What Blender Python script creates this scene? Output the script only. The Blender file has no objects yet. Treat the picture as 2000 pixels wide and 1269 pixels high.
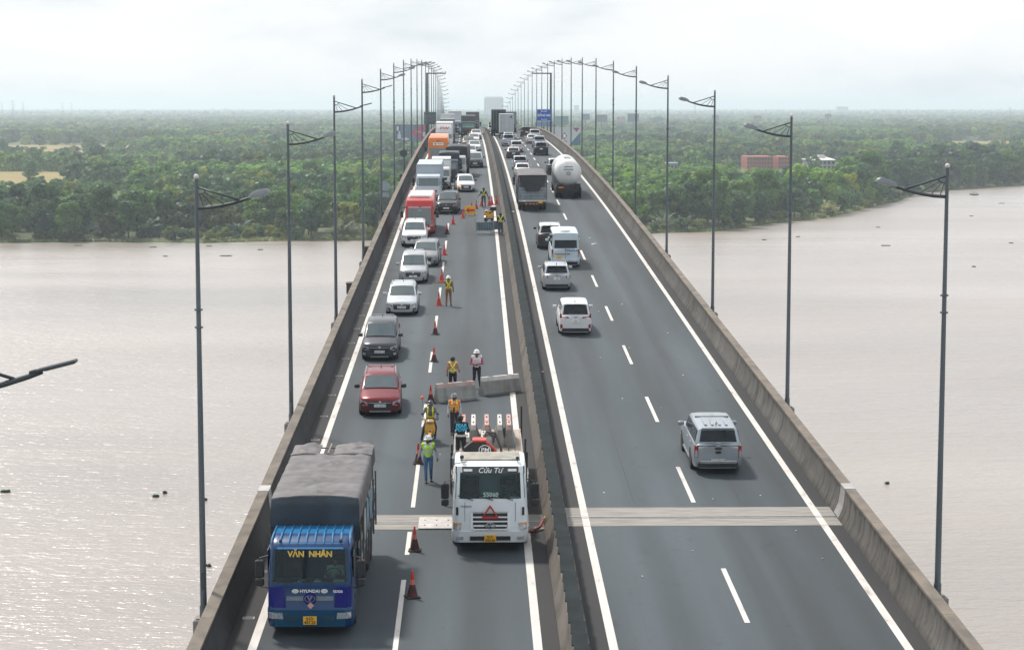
import bpy, bmesh, math, random
from mathutils import Vector, Matrix, noise
R = math.radians
PI = math.pi
scene = bpy.context.scene
# ---------------------------------------------------------------- camera
CZ = 42.0                                   # drone height above the river
cam_d = bpy.data.cameras.new('camera')
cam_d.sensor_width = 36.0
cam_d.lens = 36.0 * 3894.0 / 2000.0
cam_d.clip_start = 1.0
cam_d.clip_end = 200000.0
cam = bpy.data.objects.new('camera', cam_d)
scene.collection.objects.link(cam)
cam.location = (0, 0, CZ)
cam.rotation_euler = (R(90) - math.atan(427.5 / 3894.0), 0, -math.atan(72.0 / 3894.0))
scene.camera = cam
# ---------------------------------------------------------------- sky and sun
SUN_EL, SUN_AZ = R(56), R(-36)              # azimuth from +Y towards +X: ahead and to the left
world = bpy.data.worlds.new('World')
scene.world = world
world.use_nodes = True
wt = world.node_tree
wt.nodes.clear()
def wn(t, **k):
    n = wt.nodes.new(t)
    for a, b in k.items(): setattr(n, a, b)
    return n
sky = wn('ShaderNodeTexSky', sky_type='NISHITA', sun_disc=False, sun_elevation=SUN_EL, sun_rotation=SUN_AZ)
sky.dust_density = 3.0
tc = wn('ShaderNodeTexCoord')
sep = wn('ShaderNodeSeparateXYZ')
wt.links.new(tc.outputs['Generated'], sep.inputs[0])
mz = wn('ShaderNodeMath', operation='MULTIPLY_ADD'); mz.inputs[1].default_value = 3.2; mz.inputs[2].default_value = 0
wt.links.new(sep.outputs['Z'], mz.inputs[0])
cmb = wn('ShaderNodeCombineXYZ')
wt.links.new(sep.outputs['X'], cmb.inputs[0]); wt.links.new(sep.outputs['Y'], cmb.inputs[1]); wt.links.new(mz.outputs[0], cmb.inputs[2])
n1 = wn('ShaderNodeTexNoise'); n1.inputs['Scale'].default_value = 7.5; n1.inputs['Detail'].default_value = 7; n1.inputs['Roughness'].default_value = .55
wt.links.new(cmb.outputs[0], n1.inputs['Vector'])
cr = wn('ShaderNodeValToRGB')
cr.color_ramp.elements[0].position = .28; cr.color_ramp.elements[0].color = (.72, .78, .835, 1)
cr.color_ramp.elements[1].position = .62; cr.color_ramp.elements[1].color = (.99, .992, .995, 1)
e = cr.color_ramp.elements.new(.44); e.color = (.90, .93, .955, 1)
wt.links.new(n1.outputs['Fac'], cr.inputs[0])
bg1 = wn('ShaderNodeBackground'); bg1.inputs['Strength'].default_value = .11
wt.links.new(sky.outputs[0], bg1.inputs[0])
bg2 = wn('ShaderNodeBackground'); bg2.inputs['Strength'].default_value = 1.16
wt.links.new(cr.outputs[0], bg2.inputs[0])
mx = wn('ShaderNodeMixShader'); mx.inputs[0].default_value = .78
wt.links.new(bg1.outputs[0], mx.inputs[1]); wt.links.new(bg2.outputs[0], mx.inputs[2])
wo = wn('ShaderNodeOutputWorld')
wt.links.new(mx.outputs[0], wo.inputs['Surface'])
sun_d = bpy.data.lights.new('sun', 'SUN')
sun_d.energy = 3.9
sun_d.angle = R(6)                       # sun through thin bright cloud
sun_d.color = (1.0, .93, .83)
sun = bpy.data.objects.new('sun', sun_d)
scene.collection.objects.link(sun)
sd = Vector((math.sin(SUN_AZ) * math.cos(SUN_EL), math.cos(SUN_AZ) * math.cos(SUN_EL), math.sin(SUN_EL)))
sun.rotation_euler = sd.to_track_quat('Z', 'Y').to_euler()
sun.location = (-200, 300, 300)
vs = scene.view_settings
vs.view_transform = 'Standard'; vs.look = 'None'; vs.exposure = 0.12; vs.gamma = 1.0
vs.use_curve_mapping = False
cy = scene.cycles
cy.use_denoising = True
cy.max_bounces = 6; cy.diffuse_bounces = 3; cy.glossy_bounces = 3; cy.transmission_bounces = 2
cy.volume_bounces = 2; cy.transparent_max_bounces = 6
cy.sample_clamp_indirect = 4.0
cy.caustics_reflective = False; cy.caustics_refractive = False
# ---------------------------------------------------------------- helpers
COL = scene.collection
rnd = random.Random(7)
def tag(o, label=None, cat=None, group=None, kind=None):
    if label: o['label'] = label
    if cat: o['category'] = cat
    if group: o['group'] = group
    if kind: o['kind'] = kind
    return o
def empty(name, loc=(0, 0, 0), rot=(0, 0, 0), label=None, cat=None, group=None):
    o = bpy.data.objects.new(name, None)
    o.empty_display_size = .3
    COL.objects.link(o)
    o.location = loc; o.rotation_euler = rot
    return tag(o, label, cat, group)
def put(name, me, parent=None, loc=None, rot=None, scale=None):
    o = bpy.data.objects.new(name, me)
    COL.objects.link(o)
    if parent: o.parent = parent
    if loc is not None: o.location = loc
    if rot is not None: o.rotation_euler = rot
    if scale is not None: o.scale = scale
    return o
def copy_tree(o, parent=None):
    c = o.copy(); COL.objects.link(c)
    c.parent = parent
    for ch in list(o.children): copy_tree(ch, c)
    return c
def lerp(a, b, t): return a + (b - a) * t
def interp(x, xs, ys):
    if x <= xs[0]: return ys[0]
    for i in range(1, len(xs)):
        if x <= xs[i]: return lerp(ys[i-1], ys[i], (x - xs[i-1]) / (xs[i] - xs[i-1] + 1e-9))
    return ys[-1]
class MB:
    """collects shapes into one mesh"""
    def __init__(s): s.v = []; s.f = []; s.m = []
    def add(s, v, f, m=0):
        b = len(s.v); s.v += [tuple(p) for p in v]
        s.f += [tuple(i + b for i in q) for q in f]; s.m += [m] * len(f)
        return s
    def box(s, x0, x1, y0, y1, z0, z1, m=0, c=0.0):
        if c <= 0:
            v = [(x, y, z) for z in (z0, z1) for y in (y0, y1) for x in (x0, x1)]
            return s.add(v, [(0, 2, 3, 1), (4, 5, 7, 6), (0, 1, 5, 4), (2, 6, 7, 3), (0, 4, 6, 2), (1, 3, 7, 5)], m)
        c = min(c, (x1-x0)*.49, (y1-y0)*.49, (z1-z0)*.49)
        def rr(z, k):
            a, b2, d, e2 = x0 + k, x1 - k, y0 + k, y1 - k
            return [(a + c, d, z), (b2 - c, d, z), (b2, d + c, z), (b2, e2 - c, z), (b2 - c, e2, z), (a + c, e2, z), (a, e2 - c, z), (a, d + c, z)]
        return s.loft([rr(z0, c * .7), rr(z0 + c, 0), rr(z1 - c, 0), rr(z1, c * .7)], m=m)
    def loft(s, rings, m=0, caps=True, closed=True):
        n = len(rings[0]); v = [p for r in rings for p in r]; f = []
        for i in range(len(rings) - 1):
            for j in range(n if closed else n - 1):
                k = (j + 1) % n
                f.append((i*n + j, i*n + k, (i+1)*n + k, (i+1)*n + j))
        if caps and closed:
            f.append(tuple(range(n - 1, -1, -1))); f.append(tuple((len(rings)-1)*n + j for j in range(n)))
        return s.add(v, f, m)
    def tube(s, pts, r, n=8, m=0, caps=True):
        pts = [Vector(p) for p in pts]; rs = r if isinstance(r, (list, tuple)) else [r] * len(pts); rings = []
        for i, p in enumerate(pts):
            d = (pts[min(i+1, len(pts)-1)] - pts[max(i-1, 0)]).normalized()
            a = d.orthogonal().normalized() if i == 0 else (a - d * a.dot(d)).normalized()
            b = d.cross(a)
            rings.append([p + (a * math.cos(t) + b * math.sin(t)) * rs[i] for t in [2*PI*j/n for j in range(n)]])
        return s.loft(rings, m, caps)
    def lathe(s, prof, c=(0, 0, 0), axis='z', n=16, m=0, caps=True):
        rings = []
        for r, h in prof:
            ring = []
            for j in range(n):
                t = 2*PI*j/n; a, b = r*math.cos(t), r*math.sin(t)
                p = (a, b, h) if axis == 'z' else ((h, a, b) if axis == 'x' else (b, h, a))
                ring.append((p[0]+c[0], p[1]+c[1], p[2]+c[2]))
            rings.append(ring)
        return s.loft(rings, m, caps)
    def prism(s, poly, axis, a, b, m=0):
        """poly in the plane across axis, pushed from a to b"""
        def P(u, w, t): return (t, u, w) if axis == 'x' else ((u, t, w) if axis == 'y' else (u, w, t))
        return s.loft([[P(u, w, a) for u, w in poly], [P(u, w, b) for u, w in poly]], m)
    def sphere(s, c, r, n=10, m=0, sq=(1, 1, 1)):
        prof = [(max(.001, math.sin(PI*i/n)) * r, -math.cos(PI*i/n) * r) for i in range(n + 1)]
        b = len(s.v); s.lathe(prof, n=n+2, m=m)
        for i in range(b, len(s.v)):
            x, y, z = s.v[i]; s.v[i] = (c[0]+x*sq[0], c[1]+y*sq[1], c[2]+z*sq[2])
        return s
    def quad(s, a, b, c, d, m=0): return s.add([a, b, c, d], [(0, 1, 2, 3)], m)
    def panel(s, corners, out, t=.01, m=0, bulge=0, n=1, face=None):
        """thin slab on 4 corners (a,b low edge; c,d high edge), lifted by out along its normal"""
        a, b, c, d = [Vector(p) for p in corners]
        nr = (b - a).cross(d - a).normalized()
        if face and nr.dot(Vector(face)) < 0: nr = -nr
        top = []; bot = []
        for j in range(n + 1):
            u = j / n; k = nr * (out + bulge * math.sin(PI * u))
            top += [a.lerp(b, u) + k, d.lerp(c, u) + k]; bot += [a.lerp(b, u) + k - nr*t, d.lerp(c, u) + k - nr*t]
        v = top + bot; N = 2*(n+1); f = []
        for j in range(n):
            f.append((2*j, 2*j+2, 2*j+3, 2*j+1))
            f.append((2*j+2, 2*j, 2*j+N, 2*j+2+N))
            f.append((2*j+1, 2*j+3, 2*j+3+N, 2*j+1+N))
        f.append((0, 1, 1+N, N)); f.append((2*n+1, 2*n, 2*n+N, 2*n+1+N))
        return s.add(v, f, m)
    def xform(s, M):
        s.v = [tuple(M @ Vector(p)) for p in s.v]; return s
    def mesh(s, name, mats, smooth=False):
        me = bpy.data.meshes.new(name)
        me.from_pydata(s.v, [], s.f)
        for m in (mats if isinstance(mats, (list, tuple)) else [mats]): me.materials.append(m)
        if isinstance(mats, (list, tuple)) and len(mats) > 1: me.polygons.foreach_set('material_index', s.m)
        bm = bmesh.new(); bm.from_mesh(me)
        bmesh.ops.recalc_face_normals(bm, faces=bm.faces)
        bm.to_mesh(me); bm.free()
        if smooth:
            me.polygons.foreach_set('use_smooth', [True] * len(me.polygons))
            if smooth is not True:
                me.set_sharp_from_angle(angle=R(smooth))
        return me
    def build(s, name, mats, parent=None, smooth=False, **k):
        return put(name, s.mesh(name, mats, smooth), parent, **k)
# ---------------------------------------------------------------- materials
MATS = {}
def mat(name, col=(.5, .5, .5), rough=.6, metal=0.0, var=.12, scale=3.0, bump=0.0, bscale=40.0, coat=0.0, spec=.5, stretch=None, col2=None, emit=0.0, detail=4.0):
    """principled surface with noise in colour and relief"""
    if name in MATS: return MATS[name]
    m = bpy.data.materials.new(name); m.use_nodes = True; MATS[name] = m
    t = m.node_tree; b = t.nodes['Principled BSDF']
    b.inputs['Roughness'].default_value = rough; b.inputs['Metallic'].default_value = metal
    b.inputs['Specular IOR Level'].default_value = spec
    if name == 'car_glass': b.inputs['Specular Tint'].default_value = (.72, .95, 1.0, 1)
    b.inputs['Coat Weight'].default_value = coat; b.inputs['Coat Roughness'].default_value = .06
    g = t.nodes.new('ShaderNodeNewGeometry'); src = g.outputs['Position']
    if stretch:
        mp = t.nodes.new('ShaderNodeVectorMath'); mp.operation = 'MULTIPLY'; mp.inputs[1].default_value = stretch
        t.links.new(src, mp.inputs[0]); src = mp.outputs[0]
    n = t.nodes.new('ShaderNodeTexNoise'); n.inputs['Scale'].default_value = scale; n.inputs['Detail'].default_value = detail
    t.links.new(src, n.inputs['Vector'])
    r = t.nodes.new('ShaderNodeValToRGB')
    c2 = col2 if col2 else tuple(c * (1 + var) for c in col)
    c1 = tuple(c * (1 - var) for c in col) if not col2 else col
    r.color_ramp.elements[0].position = .34; r.color_ramp.elements[1].position = .68
    r.color_ramp.elements[0].color = (*c1, 1); r.color_ramp.elements[1].color = (*c2, 1)
    t.links.new(n.outputs['Fac'], r.inputs[0]); t.links.new(r.outputs[0], b.inputs['Base Color'])
    if bump > 0:
        n2 = t.nodes.new('ShaderNodeTexNoise'); n2.inputs['Scale'].default_value = bscale; n2.inputs['Detail'].default_value = 3
        t.links.new(src, n2.inputs['Vector'])
        bp = t.nodes.new('ShaderNodeBump'); bp.inputs['Strength'].default_value = bump; bp.inputs['Distance'].default_value = .02
        t.links.new(n2.outputs['Fac'], bp.inputs['Height']); t.links.new(bp.outputs[0], b.inputs['Normal'])
    if emit > 0:
        b.inputs['Emission Color'].default_value = (*col, 1); b.inputs['Emission Strength'].default_value = emit
    return m
def paint(name, col, metal=.0, rough=.32): return mat('paint_' + name, col, rough, metal, var=.05, scale=1.5, coat=.25, spec=.35)
rubber = mat('rubber', (.022, .022, .024), .85, var=.3, scale=8)
dark = mat('dark_plastic', (.018, .02, .023), .55, var=.2, scale=6)
chassis = mat('chassis', (.025, .026, .028), .8, var=.4, scale=5)
chrome = mat('chrome', (.6, .62, .64), .25, 1.0, var=.05)
alloy = mat('alloy', (.36, .37, .38), .35, .9, var=.08)
glass = mat('car_glass', (.006, .022, .027), .03, var=.4, scale=2.5, spec=.8, coat=1.0)
MATS['car_glass'].node_tree.nodes['Principled BSDF'].inputs['Coat IOR'].default_value = 1.75
glass_d = mat('tinted_glass', (.004, .011, .017), .05, var=.3, scale=2.5, spec=.3)
lampglass = mat('lamp_glass', (.42, .45, .48), .12, .35, var=.25, scale=18, coat=.8)
redlamp = mat('red_lamp', (.30, .012, .014), .2, var=.25, scale=14, coat=.6)
amber = mat('amber_lamp', (.75, .28, .03), .25, var=.1)
white_pl = mat('plate_white', (.72, .73, .72), .5, var=.05)
yellow_pl = mat('plate_yellow', (.78, .42, .03), .5, var=.06)
ink = mat('ink_black', (.012, .012, .014), .6, var=.1)
white_ink = mat('ink_white', (.8, .8, .78), .5, var=.04)
# ---------------------------------------------------------------- the bridge's line
def deck(Y):
    g, k = .0455, 1.88e-4
    if Y < 144: return CZ - 17.4 + g * Y
    t = min(Y, 628) - 144
    z = CZ - 17.4 + g * 144 + g * t - k * t * t / 2
    return z if Y < 628 else z + (g - k * t) * (Y - 628)
def grade(Y): return (deck(Y + .5) - deck(Y - .5))
def bend(Y): return 0.0 if Y < 140 else -9.4e-6 * (Y - 140) ** 2
def head(Y): return math.atan(bend(Y + .5) - bend(Y - .5))     # yaw of the axis (x per y)
def road_pt(X, Y, h=0.0): return (X + bend(Y), Y, deck(Y) + h)
def road_rot(Y, back=False):
    p = math.atan(grade(Y))
    return (-p, 0, PI - head(Y)) if back else (p, 0, -head(Y))
FONT_CACHE = {}
def text(s, size, m, parent, loc, rot=(PI/2, 0, 0), depth=.004, name='lettering', sx=1.0, shear=0.0, bold=0.0):
    cu = bpy.data.curves.new('t', 'FONT'); cu.body = s; cu.size = size; cu.align_x = 'CENTER'; cu.align_y = 'CENTER'
    cu.extrude = depth; cu.resolution_u = 2; cu.shear = shear; cu.offset = bold
    o = bpy.data.objects.new('t', cu); COL.objects.link(o)
    dg = bpy.context.evaluated_depsgraph_get()
    me = bpy.data.meshes.new_from_object(o.evaluated_get(dg))
    bpy.data.objects.remove(o); bpy.data.curves.remove(cu)
    me.materials.clear(); me.materials.append(m)
    return put(name, me, parent, loc, rot, (sx, 1, 1))
# ================================================================ water and land
def node_mat(name):
    m = bpy.data.materials.new(name); m.use_nodes = True
    t = m.node_tree; b = t.nodes['Principled BSDF']
    def N(ty, **k):
        n = t.nodes.new(ty)
        for a, v in k.items():
            if a in n.inputs: n.inputs[a].default_value = v
            else: setattr(n, a, v)
        return n
    def noise_tex(src, scale, stretch=(1, 1, 1), detail=4.0, rough=.5):
        mp = N('ShaderNodeVectorMath', operation='MULTIPLY'); mp.inputs[1].default_value = stretch
        t.links.new(src, mp.inputs[0])
        n = N('ShaderNodeTexNoise', Scale=scale, Detail=detail, Roughness=rough)
        t.links.new(mp.outputs[0], n.inputs['Vector'])
        return n.outputs['Fac']
    def ramp(fac, stops):
        r = N('ShaderNodeValToRGB'); el = r.color_ramp.elements
        while len(el) < len(stops): el.new(.5)
        for e2, (p, c) in zip(el, stops):
            e2.position = p; e2.color = (*c, 1) if len(c) == 3 else c
        t.links.new(fac, r.inputs[0]); return r.outputs[0]
    def mix(a, b2, fac, mode='MIX'):
        n = N('ShaderNodeMix', data_type='RGBA', blend_type=mode)
        for i, v in ((6, a), (7, b2), (0, fac)):
            if hasattr(v, 'is_linked'): t.links.new(v, n.inputs[i])
            else: n.inputs[i].default_value = (*v, 1) if isinstance(v, tuple) else v
        return n.outputs[2]
    def bump(h, strength, dist, prev=None):
        n = N('ShaderNodeBump', Strength=strength, Distance=dist)
        t.links.new(h, n.inputs['Height'])
        if prev: t.links.new(prev, n.inputs['Normal'])
        return n.outputs[0]
    pos = N('ShaderNodeNewGeometry').outputs['Position']
    return m, t, b, N, noise_tex, ramp, mix, bump, pos
# river: silty brown water, rippled
water_m, t, b, N, nt, ramp, mix, bump, pos = node_mat('river_water')
big = nt(pos, .008, (.6, 1.6, 1), 5)
t.links.new(ramp(big, [(.35, (.215, .185, .162)), (.65, (.315, .27, .238))]), b.inputs['Base Color'])
t.links.new(ramp(nt(pos, .013, (.35, 1.5, 1), 5), [(.35, (.24, .24, .24)), (.65, (.40, .40, .40))]), b.inputs['Roughness'])
b.inputs['IOR'].default_value = 1.42
b.inputs['Coat Weight'].default_value = .5; b.inputs['Coat Roughness'].default_value = .3
b.inputs['Specular IOR Level'].default_value = .9
h1 = nt(pos, .45, (.35, 1, 1), 3, .55); h2 = nt(pos, 1.5, (.45, 1, 1), 3, .6); h3 = nt(pos, .05, (.3, 1, 1), 3)
nb = bump(h1, 1.0, .42); nb = bump(h2, 1.0, .22, nb); nb = bump(h3, .6, .8, nb)
t.links.new(nb, b.inputs['Coat Normal'])
t.links.new(nb, b.inputs['Normal'])
mb = MB(); mb.quad((-90000, -4000, 0), (90000, -4000, 0), (90000, 90000, 0), (-90000, 90000, 0))
tag(mb.build('river', water_m), kind='structure')
# land: far bank polyline, measured points with a wavering edge
BANK = [(-60000, 5200), (-6000, 980), (-1500, 660), (-420, 604), (-250, 612), (-147, 618), (-116, 622), (-84, 616), (-59, 626), (-37, 626), (10, 640), (60, 662), (81, 670), (100, 704),
        (119, 732), (133, 752), (153, 800), (169, 841), (186, 877), (213, 960), (238, 996), (292, 1058), (420, 1120), (760, 1290), (1600, 1560), (6000, 2600), (60000, 9000)]
def bank_y(x): return interp(x, [p[0] for p in BANK], [p[1] for p in BANK])
xs = [-60000, -20000, -6000, -2500, -1200, -700]
x = -500
while x < 700: xs.append(x); x += 4
xs += [760, 1100, 1600, 3000, 6000, 20000, 60000]
land_m, t, b, N, nt, ramp, mix, bump, pos = node_mat('ground_soil')
c = ramp(nt(pos, .02, (1, 1, 1), 6), [(.3, (.045, .060, .022)), (.55, (.075, .095, .034)), (.75, (.13, .13, .06))])
t.links.new(c, b.inputs['Base Color']); b.inputs['Roughness'].default_value = .95
mb = MB(); rows = []
for x in xs:
    w = 2.2 * noise.noise((x * .07, 0, 0)) + 1.2 * noise.noise((x * .31, 5, 0)) if abs(x) < 800 else 0
    y = bank_y(x) + w
    k = 1.4 if abs(x) > 5000 else 1
    rows.append([(x, y - 1.6, -.5), (x, y, .35), (x, y + 3, .9), (x, y + 14, 1.0), (x * k, 90000, 1.0)])
mb.loft(rows, closed=False, caps=False)
tag(mb.build('ground', land_m), kind='structure')
mb = MB(); mb.loft([[(x, -420, -.5), (x, -424, .8), (x, -4000, 1.0)] for x in (-60000, 0, 60000)], closed=False, caps=False)
tag(mb.build('ground', land_m), kind='structure')
# open fields seen between the woods
def field(name, pts, c1, c2, z=1.06):
    m = mat('soil_' + name, c1, .95, col2=c2, scale=.05, detail=6, var=.2)
    o = MB().add([(x, y, z) for x, y in pts], [tuple(range(len(pts)))]).build(name, m)
    return tag(o, kind='structure')
FIELDS = [[(-330, 985), (-190, 990), (-205, 1080), (-238, 1265), (-380, 1275)],
          [(-560, 1680), (-310, 1690), (-300, 1840), (-350, 2100), (-640, 2100)],
          [(-200, 1300), (-130, 1310), (-150, 1540), (-235, 1540)],
          [(430, 1830), (760, 1900), (800, 2330), (520, 2300)], [(-720, 2900), (-420, 2900), (-460, 3200), (-800, 3200)]]
field('rice_field', FIELDS[0], (.27, .19, .06), (.17, .16, .05))
field('rice_field', FIELDS[1], (.12, .14, .07), (.24, .21, .11))
field('meadow', FIELDS[2], (.16, .18, .07), (.22, .20, .09))
field('rice_field', FIELDS[3], (.34, .28, .14), (.24, .22, .1))
field('rice_field', FIELDS[4], (.3, .27, .15), (.2, .2, .1))
pond_m = mat('pond_water', (.32, .33, .33), .08, var=.05, scale=.05, spec=1.0)
POND = [(-395, 1880), (-318, 1885), (-312, 1925), (-352, 1940), (-402, 1918)]
tag(MB().add([(x, y, 1.12) for x, y in POND], [tuple(range(5))]).build('pond', pond_m), kind='structure')
# ================================================================ bridge deck
def asphalt(name, lane):
    m_, t, b, N, nt, ramp, mix, bump, pos = node_mat(name)
    base = ramp(nt(pos, .35, (1, .12, 1), 5), [(.3, (.028, .041, .051)), (.55, (.040, .056, .069)), (.8, (.052, .070, .084))])
    track = ramp(nt(pos, .42, (1, .013, 1), 3), [(.38, (.52, .52, .53)), (.56, (1.12, 1.12, 1.12))])
    speck = ramp(nt(pos, 26, (1, 1, 1), 2), [(.30, (.72, .72, .72)), (.5, (1, 1, 1)), (.66, (1.0, 1.0, 1.0)), (.74, (1.5, 1.5, 1.5))])
    c = mix(mix(base, track, .75, 'MULTIPLY'), speck, .8, 'MULTIPLY')
    sx = N('ShaderNodeSeparateXYZ'); t.links.new(pos, sx.inputs[0])
    su = N('ShaderNodeMath', operation='SUBTRACT'); su.inputs[1].default_value = lane; t.links.new(sx.outputs['X'], su.inputs[0])
    pp = N('ShaderNodeMath', operation='PINGPONG'); pp.inputs[1].default_value = 2.02; t.links.new(su.outputs[0], pp.inputs[0])
    hv = N('ShaderNodeMath', operation='MULTIPLY'); hv.inputs[1].default_value = .5; t.links.new(pp.outputs[0], hv.inputs[0])
    wear = ramp(hv.outputs[0], [(.0, (.70, .70, .71)), (.16, (.80, .80, .81)), (.30, (1.06, 1.06, 1.06)), (.56, (1.10, 1.10, 1.10)), (.72, (.90, .90, .90)), (1.0, (.84, .84, .84))])
    c = mix(c, wear, ramp(nt(pos, .3, (.6, .05, 1), 4), [(.3, (.25, .25, .25)), (.62, (.95, .95, .95))]), 'MULTIPLY')
    drip = ramp(nt(pos, 1.4, (1, .5, 1), 5, .7), [(.60, (1, 1, 1)), (.72, (.62, .62, .63))])
    c = mix(c, drip, .8, 'MULTIPLY')
    t.links.new(c, b.inputs['Base Color']); b.inputs['Roughness'].default_value = .78
    t.links.new(bump(nt(pos, 45, (1, 1, 1), 2), .5, .01), b.inputs['Normal'])
    return m_
asph_q, asph_d = asphalt('asphalt_queue', -4.25), asphalt('asphalt_departing', 5.85)
shld, t, b, N, nt, ramp, mix, bump, pos = node_mat('shoulder_asphalt')
c = ramp(nt(pos, .5, (1.2, .15, 1), 6), [(.25, (.013, .014, .017)), (.55, (.020, .021, .024)), (.8, (.030, .030, .032))])
c = mix(c, ramp(nt(pos, 22, (1, 1, 1), 2), [(.3, (.75, .75, .75)), (.7, (1.15, 1.15, 1.15))]), .8, 'MULTIPLY')
t.links.new(c, b.inputs['Base Color']); b.inputs['Roughness'].default_value = .85
white_line, t, b, N, nt, ramp, mix, bump, pos = node_mat('road_paint')
c = ramp(nt(pos, 2.2, (1, .35, 1), 6, .65), [(.30, (.30, .29, .28)), (.42, (.50, .48, .46)), (.7, (.60, .58, .56))])
t.links.new(c, b.inputs['Base Color']); b.inputs['Roughness'].default_value = .7
def conc_mat(name, c1, c2, stain, st_=(2.6, 2.6, .22)):
    m, t, b, N, nt, ramp, mix, bump, pos = node_mat(name)
    c = ramp(nt(pos, .8, (1, .5, 1), 6, .6), [(.3, c1), (.7, c2)])
    st = ramp(nt(pos, 1.0, st_, 5, .62), [(.40, stain), (.56, (1, 1, 1))])
    c = mix(c, st, ramp(nt(pos, .35, (1, 1, 1), 3), [(.35, (.15, .15, .15)), (.65, (.9, .9, .9))]), 'MULTIPLY')
    tco = N('ShaderNodeTexCoord'); sp_ = N('ShaderNodeSeparateXYZ'); t.links.new(tco.outputs['Object'], sp_.inputs[0])
    ad = N('ShaderNodeMath', operation='ADD'); t.links.new(sp_.outputs['Z'], ad.inputs[0]); t.links.new(nt(pos, 1.0, (3.2, 3.2, .12), 5, .65), ad.inputs[1])
    hf = N('ShaderNodeMath', operation='MULTIPLY'); hf.inputs[1].default_value = .5; t.links.new(ad.outputs[0], hf.inputs[0])
    c = mix(c, ramp(hf.outputs[0], [(.655, (1, 1, 1)), (.735, (.30, .29, .29))]), .85 if st_[0] > 2 else 0.0, 'MULTIPLY')
    bl = ramp(nt(pos, .16, (1, 1, 1), 4), [(.35, (.72, .70, .68)), (.6, (1, 1, 1))])
    c = mix(c, bl, .8, 'MULTIPLY')
    t.links.new(c, b.inputs['Base Color']); b.inputs['Roughness'].default_value = .9
    t.links.new(bump(nt(pos, 12, (1, 1, .4), 4), .5, .02), b.inputs['Normal'])
    return m
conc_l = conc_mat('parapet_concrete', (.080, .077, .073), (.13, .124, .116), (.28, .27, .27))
conc_q = conc_mat('parapet_concrete_soot_shade', (.030, .033, .038), (.052, .054, .058), (.5, .5, .5))  # darker than the other parapet: soot, with its shade put into the colour
conc_med = conc_mat('median_concrete', (.125, .112, .10), (.18, .162, .145), (.55, .53, .52), (.9, .8, .3))
cap_m = mat('parapet_cap', (.10, .09, .08), .9, col2=(.185, .155, .125), scale=1.6, detail=6, bump=.4, bscale=14, stretch=(1, .6, 1))
plate_m = mat('antiglare_plate', (.014, .020, .023), .85, var=.3, scale=1.2, spec=.15)
joint_c = mat('joint_concrete', (.235, .225, .21), .9, var=.22, scale=2.2, stretch=(.4, 3, 1), detail=6)
steel_d = mat('joint_steel', (.05, .05, .052), .6, .5, var=.3, scale=6)
steel_l = mat('cover_steel', (.36, .355, .35), .5, .5, var=.12, scale=3)
def strip(mb, x0, x1, y0, y1, h, step=6.0, m=0):
    n = max(1, int((y1 - y0) / step)); rows = []
    for i in range(n + 1):
        y = lerp(y0, y1, i / n)
        rows.append([road_pt(x0, y, h), road_pt(x1, y, h)])
    return mb.loft(rows, m, caps=False, closed=False)
Y0, Y1 = -60.0, 1150.0
girder_m = mat('girder_concrete', (.22, .21, .2), .9, var=.2, scale=.3)
mb = MB(); rows = []
y = Y0
while y <= Y1:
    prof = [(-7.54, -.02), (-7.54, -.55), (-5.4, -.9), (-4.2, -3.0), (9.9, -3.0), (11.1, -.9), (13.24, -.55), (13.24, -.02)]
    rows.append([road_pt(a, y, h) for a, h in prof]); y += 10
mb.loft(rows)
tag(mb.build('bridge_girder', girder_m), kind='structure')
roads = []
for (a, b2) in ((-6.2, 1.72), (3.82, 12.0)):
    o = strip(MB(), a, b2, Y0, Y1, .0).build('road', asph_q if a < 0 else asph_d); tag(o, kind='structure'); roads.append(o)
shoulders = []
for (a, b2) in ((-7.0, -6.2), (1.72, 2.5), (2.9, 3.82), (12.0, 12.7)):
    o = strip(MB(), a, b2, Y0, Y1, .0).build('road_shoulder', shld); tag(o, kind='structure'); shoulders.append(o)
def lane_line(road, x0, x1, y0, y1, name):
    return strip(MB(), x0, x1, y0, y1, .006, 6).build(name, white_line, road)
JY0, JY1 = 67.25, 69.85
for r, xx in ((0, (-6.2, 1.72)), (1, (3.82, 12.0))):
    for x in xx:
        for (a, b2) in ((Y0, JY0), (JY0, JY1), (JY1, Y1)):
            hh = .006 if b2 != JY1 else .012
            strip(MB(), x - .125, x + .125, a, b2, hh, 6).build('edge_line', white_line, roads[r])
dl = [(45, 60.8), (63.7, 66.6), (70.0, 77.4), (84.0, 89.0), (97.0, 103.0), (109.5, 115.5)]
y = 122.0
while y < 470: dl.append((y, y + 5.6)); y += 13.4
for a, b2 in dl: lane_line(roads[0], -2.315, -2.165, a, b2, 'lane_dash')
y = 41.9
while y < 470: lane_line(roads[1], 7.77, 7.93, y, y + 5.7, 'lane_dash'); y += 14.33
seam_m = mat('tar_seam', (.018, .019, .021), .7, var=.3, scale=2)
for r_, x_ in ((0, -.45), (1, 9.55), (1, 5.7)): strip(MB(), x_ - .015, x_ + .015, 70.5, 470, .004, 6).build('tar_seam', seam_m, roads[r_])
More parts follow.
